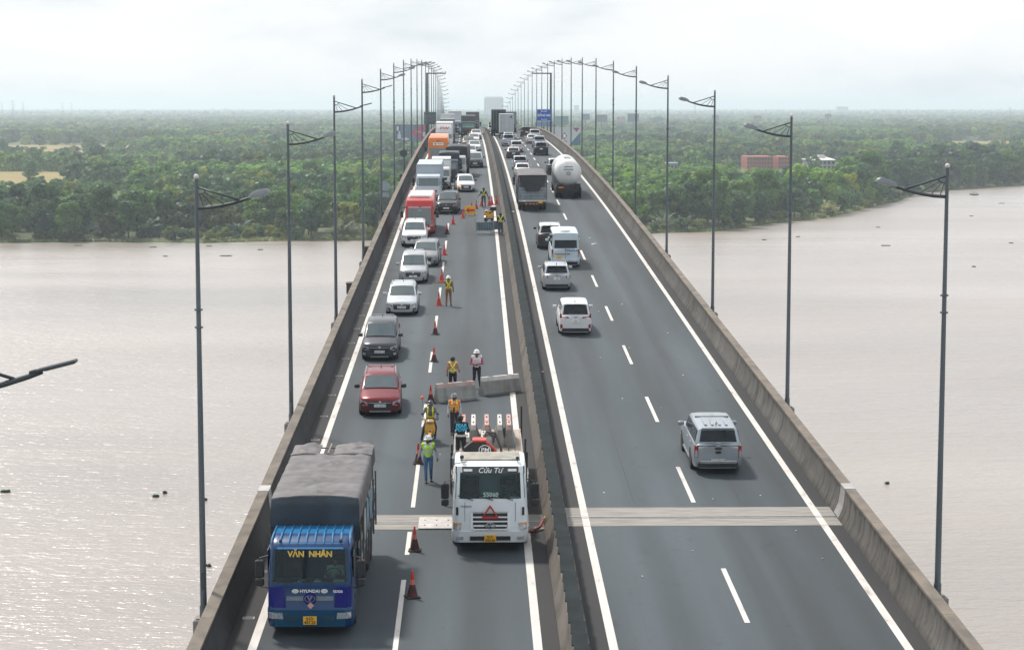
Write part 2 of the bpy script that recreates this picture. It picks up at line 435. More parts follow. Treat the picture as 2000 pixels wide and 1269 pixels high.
# expansion joint
for (xa, xb, ya, yb) in ((-7.0, 2.45, 66.9, 68.9), (3.0, 12.62, JY0, JY1)):
    ym = (ya + yb) / 2 - .1
    e = empty('expansion_joint', road_pt((xa+xb)/2, ym), label='pale concrete expansion joint across the ' + ('queueing' if xa < 0 else 'flowing') + ' carriageway', cat='joint')
    def at(x0, x1, y0, y1, h, m, nm):
        o = strip(MB(), x0, x1, y0, y1, h, 9).build(nm, m)
        o.parent = e; o.matrix_parent_inverse = Matrix.Translation(e.location).inverted(); return o
    at(xa, xb, ya, ym - .16, .008, joint_c, 'concrete_strip'); at(xa, xb, ym + .16, yb, .008, joint_c, 'concrete_strip')
    at(xa, xb, ym - .16, ym + .16, .004, steel_d, 'gap_seal')
    at(xa, xb, ym - .13, ym - .05, .016, steel_l, 'steel_rail'); at(xa, xb, ym + .05, ym + .13, .016, steel_l, 'steel_rail')
# drain gratings in the queue side shoulder
gm = MB().box(-.17, .17, -.11, .11, .004, .012).box(-.14, .14, -.08, .08, .004, .016, 1).mesh('drain_grate', [steel_l, dark])
y = 52.0
while y < 200:
    put('drain_grate', gm, shoulders[0], road_pt(-6.62, y), road_rot(y)); y += 4.9
# parapets: precast panels
def parapet(label, base, sgn, nm):
    e = empty('bridge_parapet', road_pt(base, 60), label=label, cat='parapet')
    prof = [(0, -.55), (0, .07), (.07, .22), (.15, .42), (.20, .75), (.22, 1.02)]
    body = [(base + sgn*u, h) for u, h in prof] + [(base + sgn*.56, 1.02), (base + sgn*.57, -.55)]
    cap = [(base + sgn*.205, 1.02), (base + sgn*.21, 1.09), (base + sgn*.57, 1.09), (base + sgn*.575, 1.02)]
    L = 4.985 / 2
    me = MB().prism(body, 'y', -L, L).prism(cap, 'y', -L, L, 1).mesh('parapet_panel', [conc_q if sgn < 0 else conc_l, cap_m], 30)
    y = 65.95 - 5 * 24
    while y < 800:
        if y > -58:
            o = put('parapet_panel', me, e, rot=road_rot(y)); p = Vector(road_pt(0, y)); o.location = p - Vector(e.location)
        y += 5
    # steel cover over the movement joint
    yj = 68.45
    prof2 = [(base + sgn*(u - .012), h) for u, h in prof[1:]] + [(base + sgn*.195, 1.103), (base + sgn*.585, 1.103), (base + sgn*.585, .6)]
    inner = [(base + sgn*(u + .03), h - .02) for u, h in prof[1:]] + [(base + sgn*.24, 1.05), (base + sgn*.54, 1.05), (base + sgn*.55, .6)]
    o = MB().prism(prof2 + inner[::-1], 'y', -.42, .42).build('cover_plate', steel_l, e)
    o.location = Vector(road_pt(0, yj)) - Vector(e.location); o.rotation_euler = road_rot(yj)
    return e
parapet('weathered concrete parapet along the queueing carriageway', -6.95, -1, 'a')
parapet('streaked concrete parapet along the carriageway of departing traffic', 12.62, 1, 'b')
# median barrier
e = empty('median_barrier', road_pt(2.7, 60), label='concrete median barrier topped with dark overlapping plates', cat='barrier')
prof = [(2.34, -.1), (2.34, .1), (2.46, .34), (2.55, .86), (2.99, .86), (3.06, .34), (3.16, .1), (3.16, -.1)]
me = MB().prism(prof, 'y', -1.242, 1.242).mesh('barrier_segment', conc_med, 30)
y = -10.0
while y < 680:
    o = put('barrier_segment', me, e, rot=road_rot(y)); o.location = Vector(road_pt(0, y)) - Vector(e.location); y += 2.5
pm = MB().box(-.215, .215, -.53, .53, 0, .035, c=.01).mesh('top_plate', plate_m)
rest = MB()
def plate_at(y): return road_pt(2.775 + .012 * math.sin(y * 3.7), y, .865 + .012 * (int(y) % 2))
y = 51.0
for i in range(299):
    o = put('top_plate', pm, e); o.location = Vector(plate_at(y)) - Vector(e.location)
    r = road_rot(y); o.rotation_euler = (r[0] + .012, rnd.uniform(-.03, .03), r[2] - .035 + rnd.uniform(-.02, .02)); y += 1.0
for ya, yb in ((-10, 50.6), (350.5, 690)):
    strip(rest, 2.56, 2.99, ya, yb, .895, 4)
o = rest.build('top_plate_row', plate_m, e); o.location = -Vector(e.location); tag(o, kind='stuff')
# piers under the deck
for y in (10, 130, 250, 380, 510, 600, 700, 800):
    zt = deck(y) - 2.95
    mb = MB()
    for x in (-2.2, 7.9): mb.box(x - 1.5, x + 1.5, -1.3, 1.3, -2 , zt - 1.4, c=.3)
    mb.box(-5.5, 11.2, -1.6, 1.6, zt - 1.8, zt + .02, 0, .25)
    mb.box(-6, 11.7, -4, 4, -3, 1.6, 0, .3)
    o = mb.build('bridge_pier', girder_m); o.location = (bend(y), y, 0)
    tag(o, 'twin column concrete pier carrying the bridge', 'pier', 'piers under the bridge')
# ================================================================ street lamps
pole_m = mat('galvanised', (.10, .125, .145), .5, .35, var=.15, scale=1.5, stretch=(1, 1, .2))
pole_top = mat('pole_dark', (.045, .06, .07), .5, .2, var=.2, scale=3)
head_m = mat('lamp_case', (.20, .23, .25), .45, .1, var=.1, scale=2)
lens_m = mat('lamp_lens', (.45, .45, .42), .2, var=.1)
def arm_z(u): return 11.88 + .02 * u + .12 * u * u      # bent arm, u metres from the pole
LP = {}
LP['pole'] = MB().tube([(0, 0, .15), (0, 0, 6), (0, 0, 12.72)], [.095, .078, .052], 10).tube([(0, 0, .1), (0, 0, .5)], .115, 10).tube([(0, 0, 9.0), (0, 0, 9.05)], .12, 8).tube([(0, 0, 8.5), (0, 0, 8.55)], .12, 8).mesh('pole', pole_m, 40)
LP['finial'] = MB().sphere((0, 0, 12.77), .075, 8).mesh('finial', mat('ball_white', (.55, .55, .53), .4), True)
LP['arm'] = MB().tube([(u, 0, arm_z(u)) for u in (0, .35, .7, 1.05, 1.4, 1.6)], [.05, .05, .048, .045, .042, .04], 8).mesh('arm', pole_top, True)
LP['tie'] = MB().tube([(0, 0, 12.48), (1.22, 0, arm_z(1.22) + .02)], .028, 6).tube([(.0, 0, 12.28), (.15, 0, 12.29), (.27, 0, 12.38)], .018, 6).mesh('tie_rod', pole_top, True)
for i, u in enumerate((.2, .48, .82)):
    LP['strut%d' % i] = MB().tube([(.08 + .06*i, 0, 12.28 + .03 * i), (u, 0, arm_z(u))], .014, 5).mesh('fan_strut', pole_top)
ca, sa = math.cos(.24), math.sin(.24)
def tilt(mb): return mb.xform(Matrix.Translation((1.46, 0, arm_z(1.46) + .02)) @ Matrix.Rotation(-.25, 4, 'Y') @ Matrix.Scale(.83, 4))
rg = []
for u, w, z0, z1 in ((0, .07, -.03, .05), (.1, .12, -.05, .12), (.3, .15, -.05, .17), (.62, .15, -.04, .16), (.72, .11, -.03, .10), (.75, .06, -.02, .05)):
    rg.append([(u, -w, z0), (u, w, z0), (u, w, lerp(z0, z1, .6)), (u, w*.6, z1), (u, -w*.6, z1), (u, -w, lerp(z0, z1, .6))])
LP['head'] = tilt(MB().loft(rg)).mesh('lamp_head', head_m, 40)
LP['lens'] = tilt(MB().box(.25, .66, -.11, .11, -.075, -.035, c=.02)).mesh('lens', lens_m)
LP['thin'] = tilt(MB().box(-.05, .12, -.05, .05, -.01, .06, c=.02).box(.1, .8, -.13, .13, .0, .06, c=.02)).mesh('lamp_head', pole_top)
LP['thinlens'] = tilt(MB().box(.25, .76, -.1, .1, -.012, .002)).mesh('lens', lens_m)
LP['block'] = MB().box(-.28, .45, -.3, .3, -.55, .12, c=.03).box(-.2, .2, -.2, .2, .12, .16).mesh('base_block', girder_m)
LP['hatch'] = MB().box(-.05, .05, -.13, -.09, 1.0, 1.5, c=.01).mesh('hatch', pole_top)
def lamp(X, Y, left, thin, own=None):
    side = 'queueing traffic' if left else 'departing traffic'
    lab = ('grey street lamp with slim flat head outside the parapet by ' if thin else 'grey street lamp with bulky oval head outside the parapet by ') + side
    o = empty('street_lamp', road_pt(X, Y, .1 if left else .3), (0, 0, 0 if left else PI), own or lab, 'street lamp', ('slim' if thin else 'bulky') + ' lamps beside ' + side)
    for k, nm in (('pole', 'pole'), ('finial', 'finial'), ('arm', 'arm'), ('tie', 'tie_rod'), ('strut0', 'fan_strut'), ('strut1', 'fan_strut'), ('strut2', 'fan_strut'), ('block', 'base_block'), ('hatch', 'hatch')):
        put(nm, LP[k], o)
    h = put('lamp_head', LP['thin' if thin else 'head'], o)
    put('lens', LP['thinlens' if thin else 'lens'], h)
NEAR_Q = {-1: 'slim flat lamp head on a bent arm hanging over the open river', 0: 'street lamp with bulky head rising beside the blue tarpaulin lorry', 1: 'street lamp with bulky head rising beside the dark red crossover', 2: 'street lamp with slim flat head rising beside the silver crossover', 3: 'street lamp with slim flat head rising beside the grey saloon', 4: 'street lamp with bulky head rising beside the red coach'}
NEAR_D = {0: 'street lamp with bulky head standing short of the expansion joint', 1: 'street lamp with bulky head standing just past the silver pickup', 2: 'street lamp with bulky head abreast of the white compact people carrier', 3: 'street lamp with bulky head abreast of the white minibus', 4: 'street lamp with bulky head between minibus and tarpaulin lorry', 5: 'street lamp with bulky head abreast of the gas tanker'}
for i in range(-1, 25):
    lamp(-7.82, 56.2 + 27.7 * i, True, i in (-1, 2, 3, 10, 13, 14, 16, 17, 20, 22), NEAR_Q.get(i))
for i in range(0, 25):
    lamp(13.62, (58.3 if i else 57.4) + 27.7 * i, False, i in (11, 14, 16, 21, 23), NEAR_D.get(i))
# ================================================================ vegetation on the far banks
def leaf_mat(name, c1, c2, c3, tint=.58):
    m = bpy.data.materials.new(name); m.use_nodes = True; t = m.node_tree; t.nodes.clear()
    N = t.nodes.new
    out = N('ShaderNodeOutputMaterial'); d = N('ShaderNodeBsdfDiffuse'); tr = N('ShaderNodeBsdfTranslucent'); mx = N('ShaderNodeMixShader'); gl = N('ShaderNodeBsdfGlossy'); mx2 = N('ShaderNodeMixShader')
    g = N('ShaderNodeNewGeometry'); n = N('ShaderNodeTexNoise'); n.inputs['Scale'].default_value = .45; n.inputs['Detail'].default_value = 4
    t.links.new(g.outputs['Position'], n.inputs['Vector'])
    r = N('ShaderNodeValToRGB'); el = r.color_ramp.elements; el.new(.5)
    for e_, (p, c) in zip(el, ((.3, c1), (.5, c2), (.72, c3))): e_.position = p; e_.color = (*c, 1)
    t.links.new(n.outputs['Fac'], r.inputs[0])
    oi = N('ShaderNodeObjectInfo'); r2 = N('ShaderNodeValToRGB'); e2 = r2.color_ramp.elements; e2.new(.5)
    for e_, (p, c) in zip(e2, ((0, (.42, .62, .66)), (.5, (.9, .95, .95)), (1.0, (1.5, 1.35, .85)))): e_.position = p; e_.color = (*c, 1)
    t.links.new(oi.outputs['Random'], r2.inputs[0])
    nb_ = N('ShaderNodeTexNoise'); nb_.inputs['Scale'].default_value = .007; nb_.inputs['Detail'].default_value = 5; t.links.new(g.outputs['Position'], nb_.inputs['Vector'])
    r3 = N('ShaderNodeValToRGB'); r3.color_ramp.elements[0].position = .36; r3.color_ramp.elements[1].position = .64; r3.color_ramp.elements[0].color = (.42, .54, .60, 1); r3.color_ramp.elements[1].color = (1.55, 1.45, 1.2, 1); t.links.new(nb_.outputs['Fac'], r3.inputs[0])
    m0 = N('ShaderNodeMix'); m0.data_type = 'RGBA'; m0.blend_type = 'MULTIPLY'; m0.inputs[0].default_value = 1.0
    mm = N('ShaderNodeMix'); mm.data_type = 'RGBA'; mm.blend_type = 'MULTIPLY'; mm.inputs[0].default_value = 1.0
    t.links.new(r.outputs[0], m0.inputs[6]); t.links.new(r3.outputs[0], m0.inputs[7]); t.links.new(m0.outputs[2], mm.inputs[6]); t.links.new(r2.outputs[0], mm.inputs[7])
    for s in (d, tr): t.links.new(mm.outputs[2], s.inputs['Color'])
    mx.inputs[0].default_value = tint
    t.links.new(d.outputs[0], mx.inputs[1]); t.links.new(tr.outputs[0], mx.inputs[2])
    gl.inputs['Roughness'].default_value = .45; gl.inputs['Color'].default_value = (.8, .85, .85, 1); mx2.inputs[0].default_value = .03
    t.links.new(mx.outputs[0], mx2.inputs[1]); t.links.new(gl.outputs[0], mx2.inputs[2]); t.links.new(mx2.outputs[0], out.inputs[0])
    return m
lf_g = leaf_mat('leaf_green', (.052, .135, .026), (.12, .25, .04), (.22, .36, .055))
lf_d = leaf_mat('leaf_dark', (.024, .082, .036), (.052, .14, .05), (.098, .20, .062))
lf_y = leaf_mat('leaf_yellow', (.13, .16, .018), (.22, .22, .02), (.30, .27, .025))
lf_p = leaf_mat('leaf_palm', (.085, .115, .07), (.17, .20, .14), (.33, .34, .26))
lf_b = leaf_mat('leaf_bush', (.085, .135, .022), (.15, .20, .03), (.22, .25, .04))
bark = mat('bark', (.06, .048, .036), .9, var=.3, scale=4)
def crown_mesh(seed, R0, H0, n_cl, n_lf, size, m, low=.25):
    """clumps of small leaf faces spread through an uneven crown; R0 radius, H0 height, crown base at low*H0"""
    q = random.Random(seed); v, f = [], []
    for k in range(n_cl):
        a = q.random()*2*PI; u = q.random()**.5; hz = q.random()
        env = math.sin(PI*(.12 + .80*hz))**.6
        cx, cyy, cz = R0*.78*u*env*math.cos(a), R0*.78*u*env*math.sin(a), H0*lerp(low, .92, hz)
        rc = R0*q.uniform(.30, .56)*(1.15 - .4*hz)
        for i in range(n_lf):
            th, ph = q.random()*2*PI, math.acos(q.uniform(-.75, 1)); rr = rc*q.uniform(.62, 1.05)
            p = Vector((cx + rr*math.sin(ph)*math.cos(th), cyy + rr*math.sin(ph)*math.sin(th), cz + .78*rr*math.cos(ph)))
            nr = Vector((math.sin(ph)*math.cos(th), math.sin(ph)*math.sin(th), math.cos(ph) + .25)) + Vector((q.uniform(-.42, .42), q.uniform(-.42, .42), q.uniform(-.42, .42)))
            nr.normalize(); e1 = nr.orthogonal().normalized(); e1.rotate(Matrix.Rotation(q.random()*2*PI, 3, nr)); e3 = nr.cross(e1); s = size*q.uniform(.55, 1.25)
            b = len(v); v += [p - e1*s, p + e3*s*.55, p + e1*s, p - e3*s*.55]; f.append((b, b+1, b+2, b+3))
    me = bpy.data.meshes.new('crown'); me.from_pydata([tuple(p) for p in v], [], f); me.materials.append(m)
    return me
def trunk_mesh(seed, R0, H0, low):
    q = random.Random(seed + 99); mb = MB(); mb.tube([(0, 0, -.6), (q.uniform(-.2, .2), q.uniform(-.2, .2), H0*low*.8), (q.uniform(-.4, .4), q.uniform(-.4, .4), H0*.75)], [.28, .2, .07], 7)
    for k in range(6):
        a = q.random()*2*PI; z = H0*lerp(low*.6, .55, q.random())
        mb.tube([(0, 0, z), (R0*.35*math.cos(a), R0*.35*math.sin(a), z + H0*.12), (R0*.65*math.cos(a), R0*.65*math.sin(a), z + H0*.28)], [.12, .08, .03], 5)
    return mb.mesh('trunk', bark, True)
def palm_mesh(seed, n, L, m, droop=.5):
    q = random.Random(seed); v, f = [], []
    for k in range(n):
        a = q.random()*2*PI; el = q.uniform(.75, 1.4); ln = L*q.uniform(.7, 1.1)
        d = Vector((math.cos(a), math.sin(a), 0)); p = Vector((q.uniform(-.5, .5), q.uniform(-.5, .5), 0)); e_ = el; seg = 9
        sd_ = Vector((-math.sin(a), math.cos(a), 0))
        for i in range(seg):
            st = d*math.cos(e_) + Vector((0, 0, 1))*math.sin(e_); p2 = p + st*ln/seg; e_ -= droop*2.2/seg*(i/seg + .3)
            if i >= 2:
                wl = ln*.17*math.sin(PI*(i + .5)/(seg + .8))
                for s in (-1, 1):
                    tip = (p + p2)/2 + sd_*s*wl + st*ln*.06 + Vector((0, 0, -wl*.45 + q.uniform(-.12, .12)))
                    b = len(v); v += [p, p2, tip + st*.12, tip - st*.05]; f.append((b, b+1, b+2, b+3))
            wv = sd_*.05; b = len(v); v += [p - wv, p + wv, p2 + wv, p2 - wv]; f.append((b, b+1, b+2, b+3)); p = p2
    me = bpy.data.meshes.new('fronds'); me.from_pydata([tuple(x) for x in v], [], f); me.materials.append(m)
    return me
CR, TK = {}, {}
for i, (R0, H0, m, low) in enumerate(((4.6, 11.5, lf_g, .22), (4.0, 13.0, lf_g, .25), (5.2, 10.0, lf_d, .2), (3.6, 9.0, lf_b, .18), (5.0, 12.5, lf_y, .3), (4.2, 10.5, lf_d, .22))):
    CR[i] = crown_mesh(i*13 + 3, R0, H0, 26, 110, .46, m, low); TK[i] = trunk_mesh(i, R0, H0, low)
BU = [crown_mesh(70 + i, 2.6, 3.4, 12, 85, .30, m, .12) for i, m in enumerate((lf_b, lf_d, lf_y))]
PA = [palm_mesh(80 + i, 22, 6.8, lf_p, .45 + .12*i) for i in range(3)]
CO = [palm_mesh(90 + i, 18, 3.6, lf_d, .9) for i in range(2)]
FARC = [crown_mesh(40 + i, 5.0, 10.0, 16, 30, .95, (lf_g, lf_d, lf_d, lf_b)[i], .15) for i in range(4)]
FARP = palm_mesh(88, 14, 6.5, lf_p, .5)
LAB = {0: ('leafy_tree', 'mid green rounded tree growing near the water'), 1: ('leafy_tree', 'tall mid green tree with narrow crown growing near the water'), 2: ('leafy_tree', 'broad dark green tree growing near the water'), 3: ('leafy_tree', 'small light green tree growing near the water'), 4: ('leafy_tree', 'yellow flowering tree growing near the water'), 5: ('leafy_tree', 'dense dark tree growing near the water')}
def tree(k, x, y, s, side):
    nm, lab = LAB[k]
    o = empty(nm, (x, y, .7), (0, 0, rnd.random()*6.28), lab.replace('near the water', 'along the %s bank' % side), 'tree', ('flowering ' if k == 4 else 'kind %s ' % 'abcdef'[k]) + 'trees along the %s bank' % side)
    o.scale = (s*rnd.uniform(.9, 1.15), s*rnd.uniform(.9, 1.15), s*rnd.uniform(.85, 1.15))
    put('crown', CR[k], o); put('trunk', TK[k], o)
def small(kind, me, x, y, s, side, lab, grp):
    o = put(kind, me, None, (x, y, .5), (0, 0, rnd.random()*6.28), (s, s, s*rnd.uniform(.85, 1.2)))
    tag(o, lab % side, 'palm' if 'palm' in kind else 'bush', grp % side)
def side_of(x): return 'queue side' if x < 5 else 'departing side'
def span(x): return -175 < x < -24 or 55 < x < 300
spots = []
# individuals: three rows behind the bank, thick at the front
tr = random.Random(21)
for row, (off, step) in enumerate(((5, 8.8), (14, 10), (25, 11), (37, 11.5))):
    x = -178.0
    while x < 300:
        if -22 < x < 52: x = 52
        xx = x + tr.uniform(-2.2, 2.2); yy = bank_y(xx) + off + tr.uniform(-2.5, 2.5)
        open_left = -104 < xx < -84 and row < 3        # low green clearing beside the lamp
        low_scrub = -92 < xx < -62 and row < 2
        if not open_left and not low_scrub:
            z = tr.random()
            palmy = (-128 < xx < -100 and row >= 2) or (108 < xx < 132 and row < 2 and z < .6) or z < .15
            if palmy: spots.append(('palm', xx, yy, tr.uniform(.8, 1.1)))
            else:
                k = tr.choices((0, 1, 2, 3, 5), (4, 3, 2, 3, 3))[0]
                s = tr.uniform(.78, 1.2) if row == 0 else tr.uniform(1.05, 1.5)
                if xx > 52: s *= 1.12
                spots.append((k, xx, yy, s))
        x += step*tr.uniform(.8, 1.25)*(1.35 if xx > 180 else 1)
spots += [(4, -88, bank_y(-88) + 46, 1.0), (4, -94, bank_y(-94) + 50, .85), (4, 118, bank_y(118) + 30, .8), (4, -80, bank_y(-80) + 44, .7)]
for k, x, y, s in spots:
    if k == 'palm': small('nipa_palm', PA[tr.randrange(3)], x, y, s, side_of(x), 'silvery nipa palm clump on the %s bank', 'nipa palms on the %s bank')
    else: tree(k, x, y, s, side_of(x))
for i in range(120):
    left = tr.random() < .5
    x = tr.uniform(-178, -24) if left else tr.uniform(55, 295)
    if i < 34: x = tr.uniform(-106, -58)
    y = bank_y(x) + tr.uniform(1.0, 5.0) + (tr.uniform(0, 14) if i < 34 else 0)
    k = tr.choices((0, 1, 2), (4, 3, 3 if -92 < x < -58 else 0))[0]
    lab = ('bright green bush at the water edge of the %s bank', 'dark bush at the water edge of the %s bank', 'yellow topped bush at the water edge of the %s bank')[k]
    small('bush', BU[k], x, y, tr.uniform(.55, 1.15), side_of(x), lab, ('bright', 'dark', 'yellow')[k] + ' bushes on the %s bank')
for x, off, h in ((-46, 24, 8), (-52, 30, 9), (-66, 34, 8.5), (-108, 18, 6), (150, 22, 8), (210, 20, 8)):
    y = bank_y(x) + off
    o = empty('coconut_palm', (x, y, .6), (0, 0, 0), 'slender coconut palm among the %s trees' % side_of(x), 'palm', 'coconut palms on the %s' % side_of(x))
    MB().tube([(0, 0, 0), (.3, 0, h*.5), (.5, .2, h)], [.2, .15, .12], 6).build('trunk', bark, o, True); put('fronds', CO[0], o, (.5, .2, h))
# floating hyacinth mats
def hyacinth(x, y, w, d, seed):
    q = random.Random(seed); v, f = [], []
    w, d = w*.65, d*.65
    for i in range(int(40 + 40*w)):
        a = q.random()*6.28; r_ = q.random()**.5; p = Vector((w/2*r_*math.cos(a), d/2*r_*math.sin(a), q.uniform(.03, .22)))
        nr = Vector((q.uniform(-.8, .8), q.uniform(-.8, .8), 1)).normalized(); e1 = nr.orthogonal().normalized(); e3 = nr.cross(e1); s = q.uniform(.10, .22)
        b = len(v); v += [p - e1*s, p + e3*s*.7, p + e1*s, p - e3*s*.7]; f.append((b, b+1, b+2, b+3))
    me = bpy.data.meshes.new('hyacinth_mat'); me.from_pydata([tuple(p) for p in v], [], f); me.materials.append(lf_d)
    tag(put('hyacinth_mat', me, None, (x, y, .0)), 'floating clump of water hyacinth on the brown river', 'water plant', 'hyacinth clumps on the river')
for i, (x, y, w, d) in enumerate(((-70, 561, 5.5, 2), (-96, 596, 4, 1.5), (-80, 600, 3, 1.2), (-63, 585, 2.5, 1.2), (-87, 560, 2, 1), (-51.5, 216, 1.6, .8), (-34.6, 213, 1.0, .6), (-33.9, 215, .6, .5), (-29, 211, .5, .3), (-24.5, 180, .5, .4), (46, 219, .7, .5),
        (124, 599, 4.5, 2), (91, 626, 2.5, 1), (104, 640, 2, 1), (140, 690, 2.2, 1), (190, 760, 2.5, 1), (205, 655, 3, 1.2), (165, 610, 2, 1), (224, 760, 2, 1), (228, 860, 4, 1.6), (131, 520, 1.6, .8), (-150, 560, 2, 1), (-120, 604, 4, 1.4))):
    hyacinth(x, y, w, d, i)
# small brown boat far out on the river
o = empty('river_boat', (236, 940, -.1), (0, 0, .5), 'small brown boat far out on the river', 'boat')
MB().loft([[(-.2, -3, .9), (.2, -3, .9), (.1, -2.9, .3), (-.1, -2.9, .3)], [(-.9, -1, .7), (.9, -1, .7), (.5, -1, 0), (-.5, -1, 0)], [(-.9, 1.5, .7), (.9, 1.5, .7), (.5, 1.5, 0), (-.5, 1.5, 0)], [(-.3, 3, .9), (.3, 3, .9), (.1, 2.9, .3), (-.1, 2.9, .3)]]).build('hull', mat('boat_wood', (.16, .09, .05), .8), o)
MB().box(-.7, .7, -1.2, 1.0, 1.5, 1.6).box(-.65, -.58, -1.1, -1.0, .6, 1.5).box(.58, .65, -1.1, -1.0, .6, 1.5).box(-.65, -.58, .85, .95, .6, 1.5).box(.58, .65, .85, .95, .6, 1.5).build('awning', mat('boat_awning', (.22, .13, .08), .8), o)
# reeds and floating grass fringing the banks: uncountable
v, f = [], []
q = random.Random(5)
for i in range(9000):
    x = q.uniform(-178, 300)
    if -20 < x < 50: continue
    y = bank_y(x) - 1.2 + q.random()**2*7; big = 1.0 if not -104 < x < -84 else 1.4
    if -104 < x < -84: y += q.random()*34
    p = Vector((x, y, q.uniform(.1, .7) + (.3 if y > bank_y(x) else 0))); s = q.uniform(.3, .75)*big
    nr = Vector((q.uniform(-1, 1), q.uniform(-1, .4), q.uniform(.3, 1.2))).normalized(); e1 = nr.orthogonal().normalized(); e1.rotate(Matrix.Rotation(q.random()*6.28, 3, nr)); e3 = nr.cross(e1)
    b = len(v); v += [p - e1*s, p + e3*s*.4, p + e1*s, p - e3*s*.4]; f.append((b, b+1, b+2, b+3))
me = bpy.data.meshes.new('bank_grass'); me.from_pydata([tuple(p) for p in v], [], f); me.materials.append(lf_b)
tag(put('bank_grass', me), 'low bright grass and creepers fringing the river banks', 'grass', kind='stuff')
# ---------------------------------------------------------------- the wood stretching to the horizon
def inside(x, y, poly):
    c = False; j = len(poly) - 1
    for i in range(len(poly)):
        xi, yi = poly[i]; xj, yj = poly[j]
        if (yi > y) != (yj > y) and x < (xj - xi)*(y - yi)/(yj - yi) + xi: c = not c
        j = i
    return c
HOLES = FIELDS + [POND, [(128, 1040), (196, 1040), (222, 1335), (150, 1335)], [(172, 1000), (220, 1000), (246, 1330), (206, 1330)], [(100, 1060), (128, 1060), (138, 1300), (116, 1300)]]
def wood(name, protos, pts, label):
    me = bpy.data.meshes.new(name); me.from_pydata([p[:3] for p in pts], [], [])
    for an, ty, i in (('pick', 'INT', 3), ('size', 'FLOAT', 4), ('spin', 'FLOAT', 5)):
        at_ = me.attributes.new(an, ty, 'POINT'); at_.data.foreach_set('value', [p[i] for p in pts])
    o = put(name, me); tag(o, label, 'wood', kind='stuff')
    g = bpy.data.node_groups.new(name, 'GeometryNodeTree')
    g.interface.new_socket('Geometry', in_out='INPUT', socket_type='NodeSocketGeometry'); g.interface.new_socket('Geometry', in_out='OUTPUT', socket_type='NodeSocketGeometry')
    n = g.nodes.new; gi, go = n('NodeGroupInput'), n('NodeGroupOutput'); ip = n('GeometryNodeInstanceOnPoints'); jn = n('GeometryNodeJoinGeometry')
    for pr in protos:
        ob = n('GeometryNodeObjectInfo'); ob.inputs['Object'].default_value = pr; ob.inputs['As Instance'].default_value = True; ob.transform_space = 'ORIGINAL'
        g.links.new(ob.outputs['Geometry'], jn.inputs[0])
    def attr(nm, ty):
        a = n('GeometryNodeInputNamedAttribute'); a.data_type = ty; a.inputs['Name'].default_value = nm; return a.outputs['Attribute']
    ip.inputs['Pick Instance'].default_value = True
    cx = n('ShaderNodeCombineXYZ'); g.links.new(attr('spin', 'FLOAT'), cx.inputs[2]); sc = n('ShaderNodeCombineXYZ')
    s_ = attr('size', 'FLOAT')
    for i in range(3): g.links.new(s_, sc.inputs[i])
    g.links.new(gi.outputs[0], ip.inputs['Points']); g.links.new(jn.outputs[0], ip.inputs['Instance']); g.links.new(attr('pick', 'INT'), ip.inputs['Instance Index'])
    g.links.new(cx.outputs[0], ip.inputs['Rotation']); g.links.new(sc.outputs[0], ip.inputs['Scale']); g.links.new(ip.outputs[0], go.inputs[0])
    md = o.modifiers.new('scatter', 'NODES'); md.node_group = g
    return o
# a handful of real trees at the wood's edge lend their crowns
protos = []
for i, me in enumerate(FARC + [FARP]):
    x = (-200, -190, 312, 322, -183)[i]; y = bank_y(x) + 24
    if i < 4:
        e_ = empty('leafy_tree', (x, y, .7), (0, 0, 0), 'rounded tree at the far edge of the bank wood', 'tree', 'trees at the edge of the wood'); e_.location = (x, y, .7)
        p_ = put('crown', me, e_); put('trunk', TK[i], e_); protos.append(p_)
    else:
        p_ = put('nipa_palm', me, None, (x, y, .6)); tag(p_, 'wide nipa palm clump at the edge of the bank wood', 'palm'); protos.append(p_)
q = random.Random(11)
CORR = ((.130, .188, 930, 1260, .45), (.092, .104, 960, 1270, .45), (-.27, -.17, 700, 985, .6), (-.29, -.15, 1275, 1680, .6), (.22, .31, 1580, 1830, .55))   # scrub and cleared plots in front of buildings and fields
def fill(y0, y1, step, big, mid):
    pts = []; y = y0
    while y < y1:
        hw_ = y*.285 + 60; x = -hw_
        while x < hw_:
            xx, yy = x + q.uniform(-.5, .5)*step, y + q.uniform(-.5, .5)*step
            if yy > bank_y(xx) + (40 if -178 < xx < 300 else 6) and (q.random() < .02 or not any(inside(xx + 22*noise.noise((xx*.03, yy*.015, 7)), yy + 30*noise.noise((xx*.02, yy*.01, 3)), h_) for h_ in HOLES)):
                a = noise.noise((xx*.006, yy*.0035, 0)); b_ = noise.noise((xx*.02, yy*.012, 4)); tall = noise.noise((xx*.0015, yy*.004, 9))
                ra_ = xx/yy; lowk = next((k_ for r0_, r1_, ya_, yb_, k_ in CORR if r0_ < ra_ < r1_ and ya_ < yy < yb_), 1.0)
                if lowk < 1 and q.random() < .3: x += step; continue
                if abs(a) > .05 or yy < 1000:
                    palm = a + .35*b_ > .06
                    if palm: pts.append((xx, yy, .6, 4, q.uniform(.7, 1.0)*big*lowk, q.random()*6.28))
                    else: pts.append((xx, yy, .6, q.choice((0, 1, 2, 3)), q.uniform(.65, 1.1)*big*lowk*(1 + .35*tall + (.2 if q.random() < .06 else 0)), q.random()*6.28))
            x += step
        y += step*mid
    return pts
pts = fill(640, 1500, 10, 1.38, 1.0) + fill(1500, 3200, 14, 1.45, 1.15) + fill(3200, 7000, 21, 1.35, 1.5) + fill(7000, 14000, 45, 1.8, 2.2)
wood('wood', protos, pts, 'mangrove and nipa wood stretching to the hazy horizon')
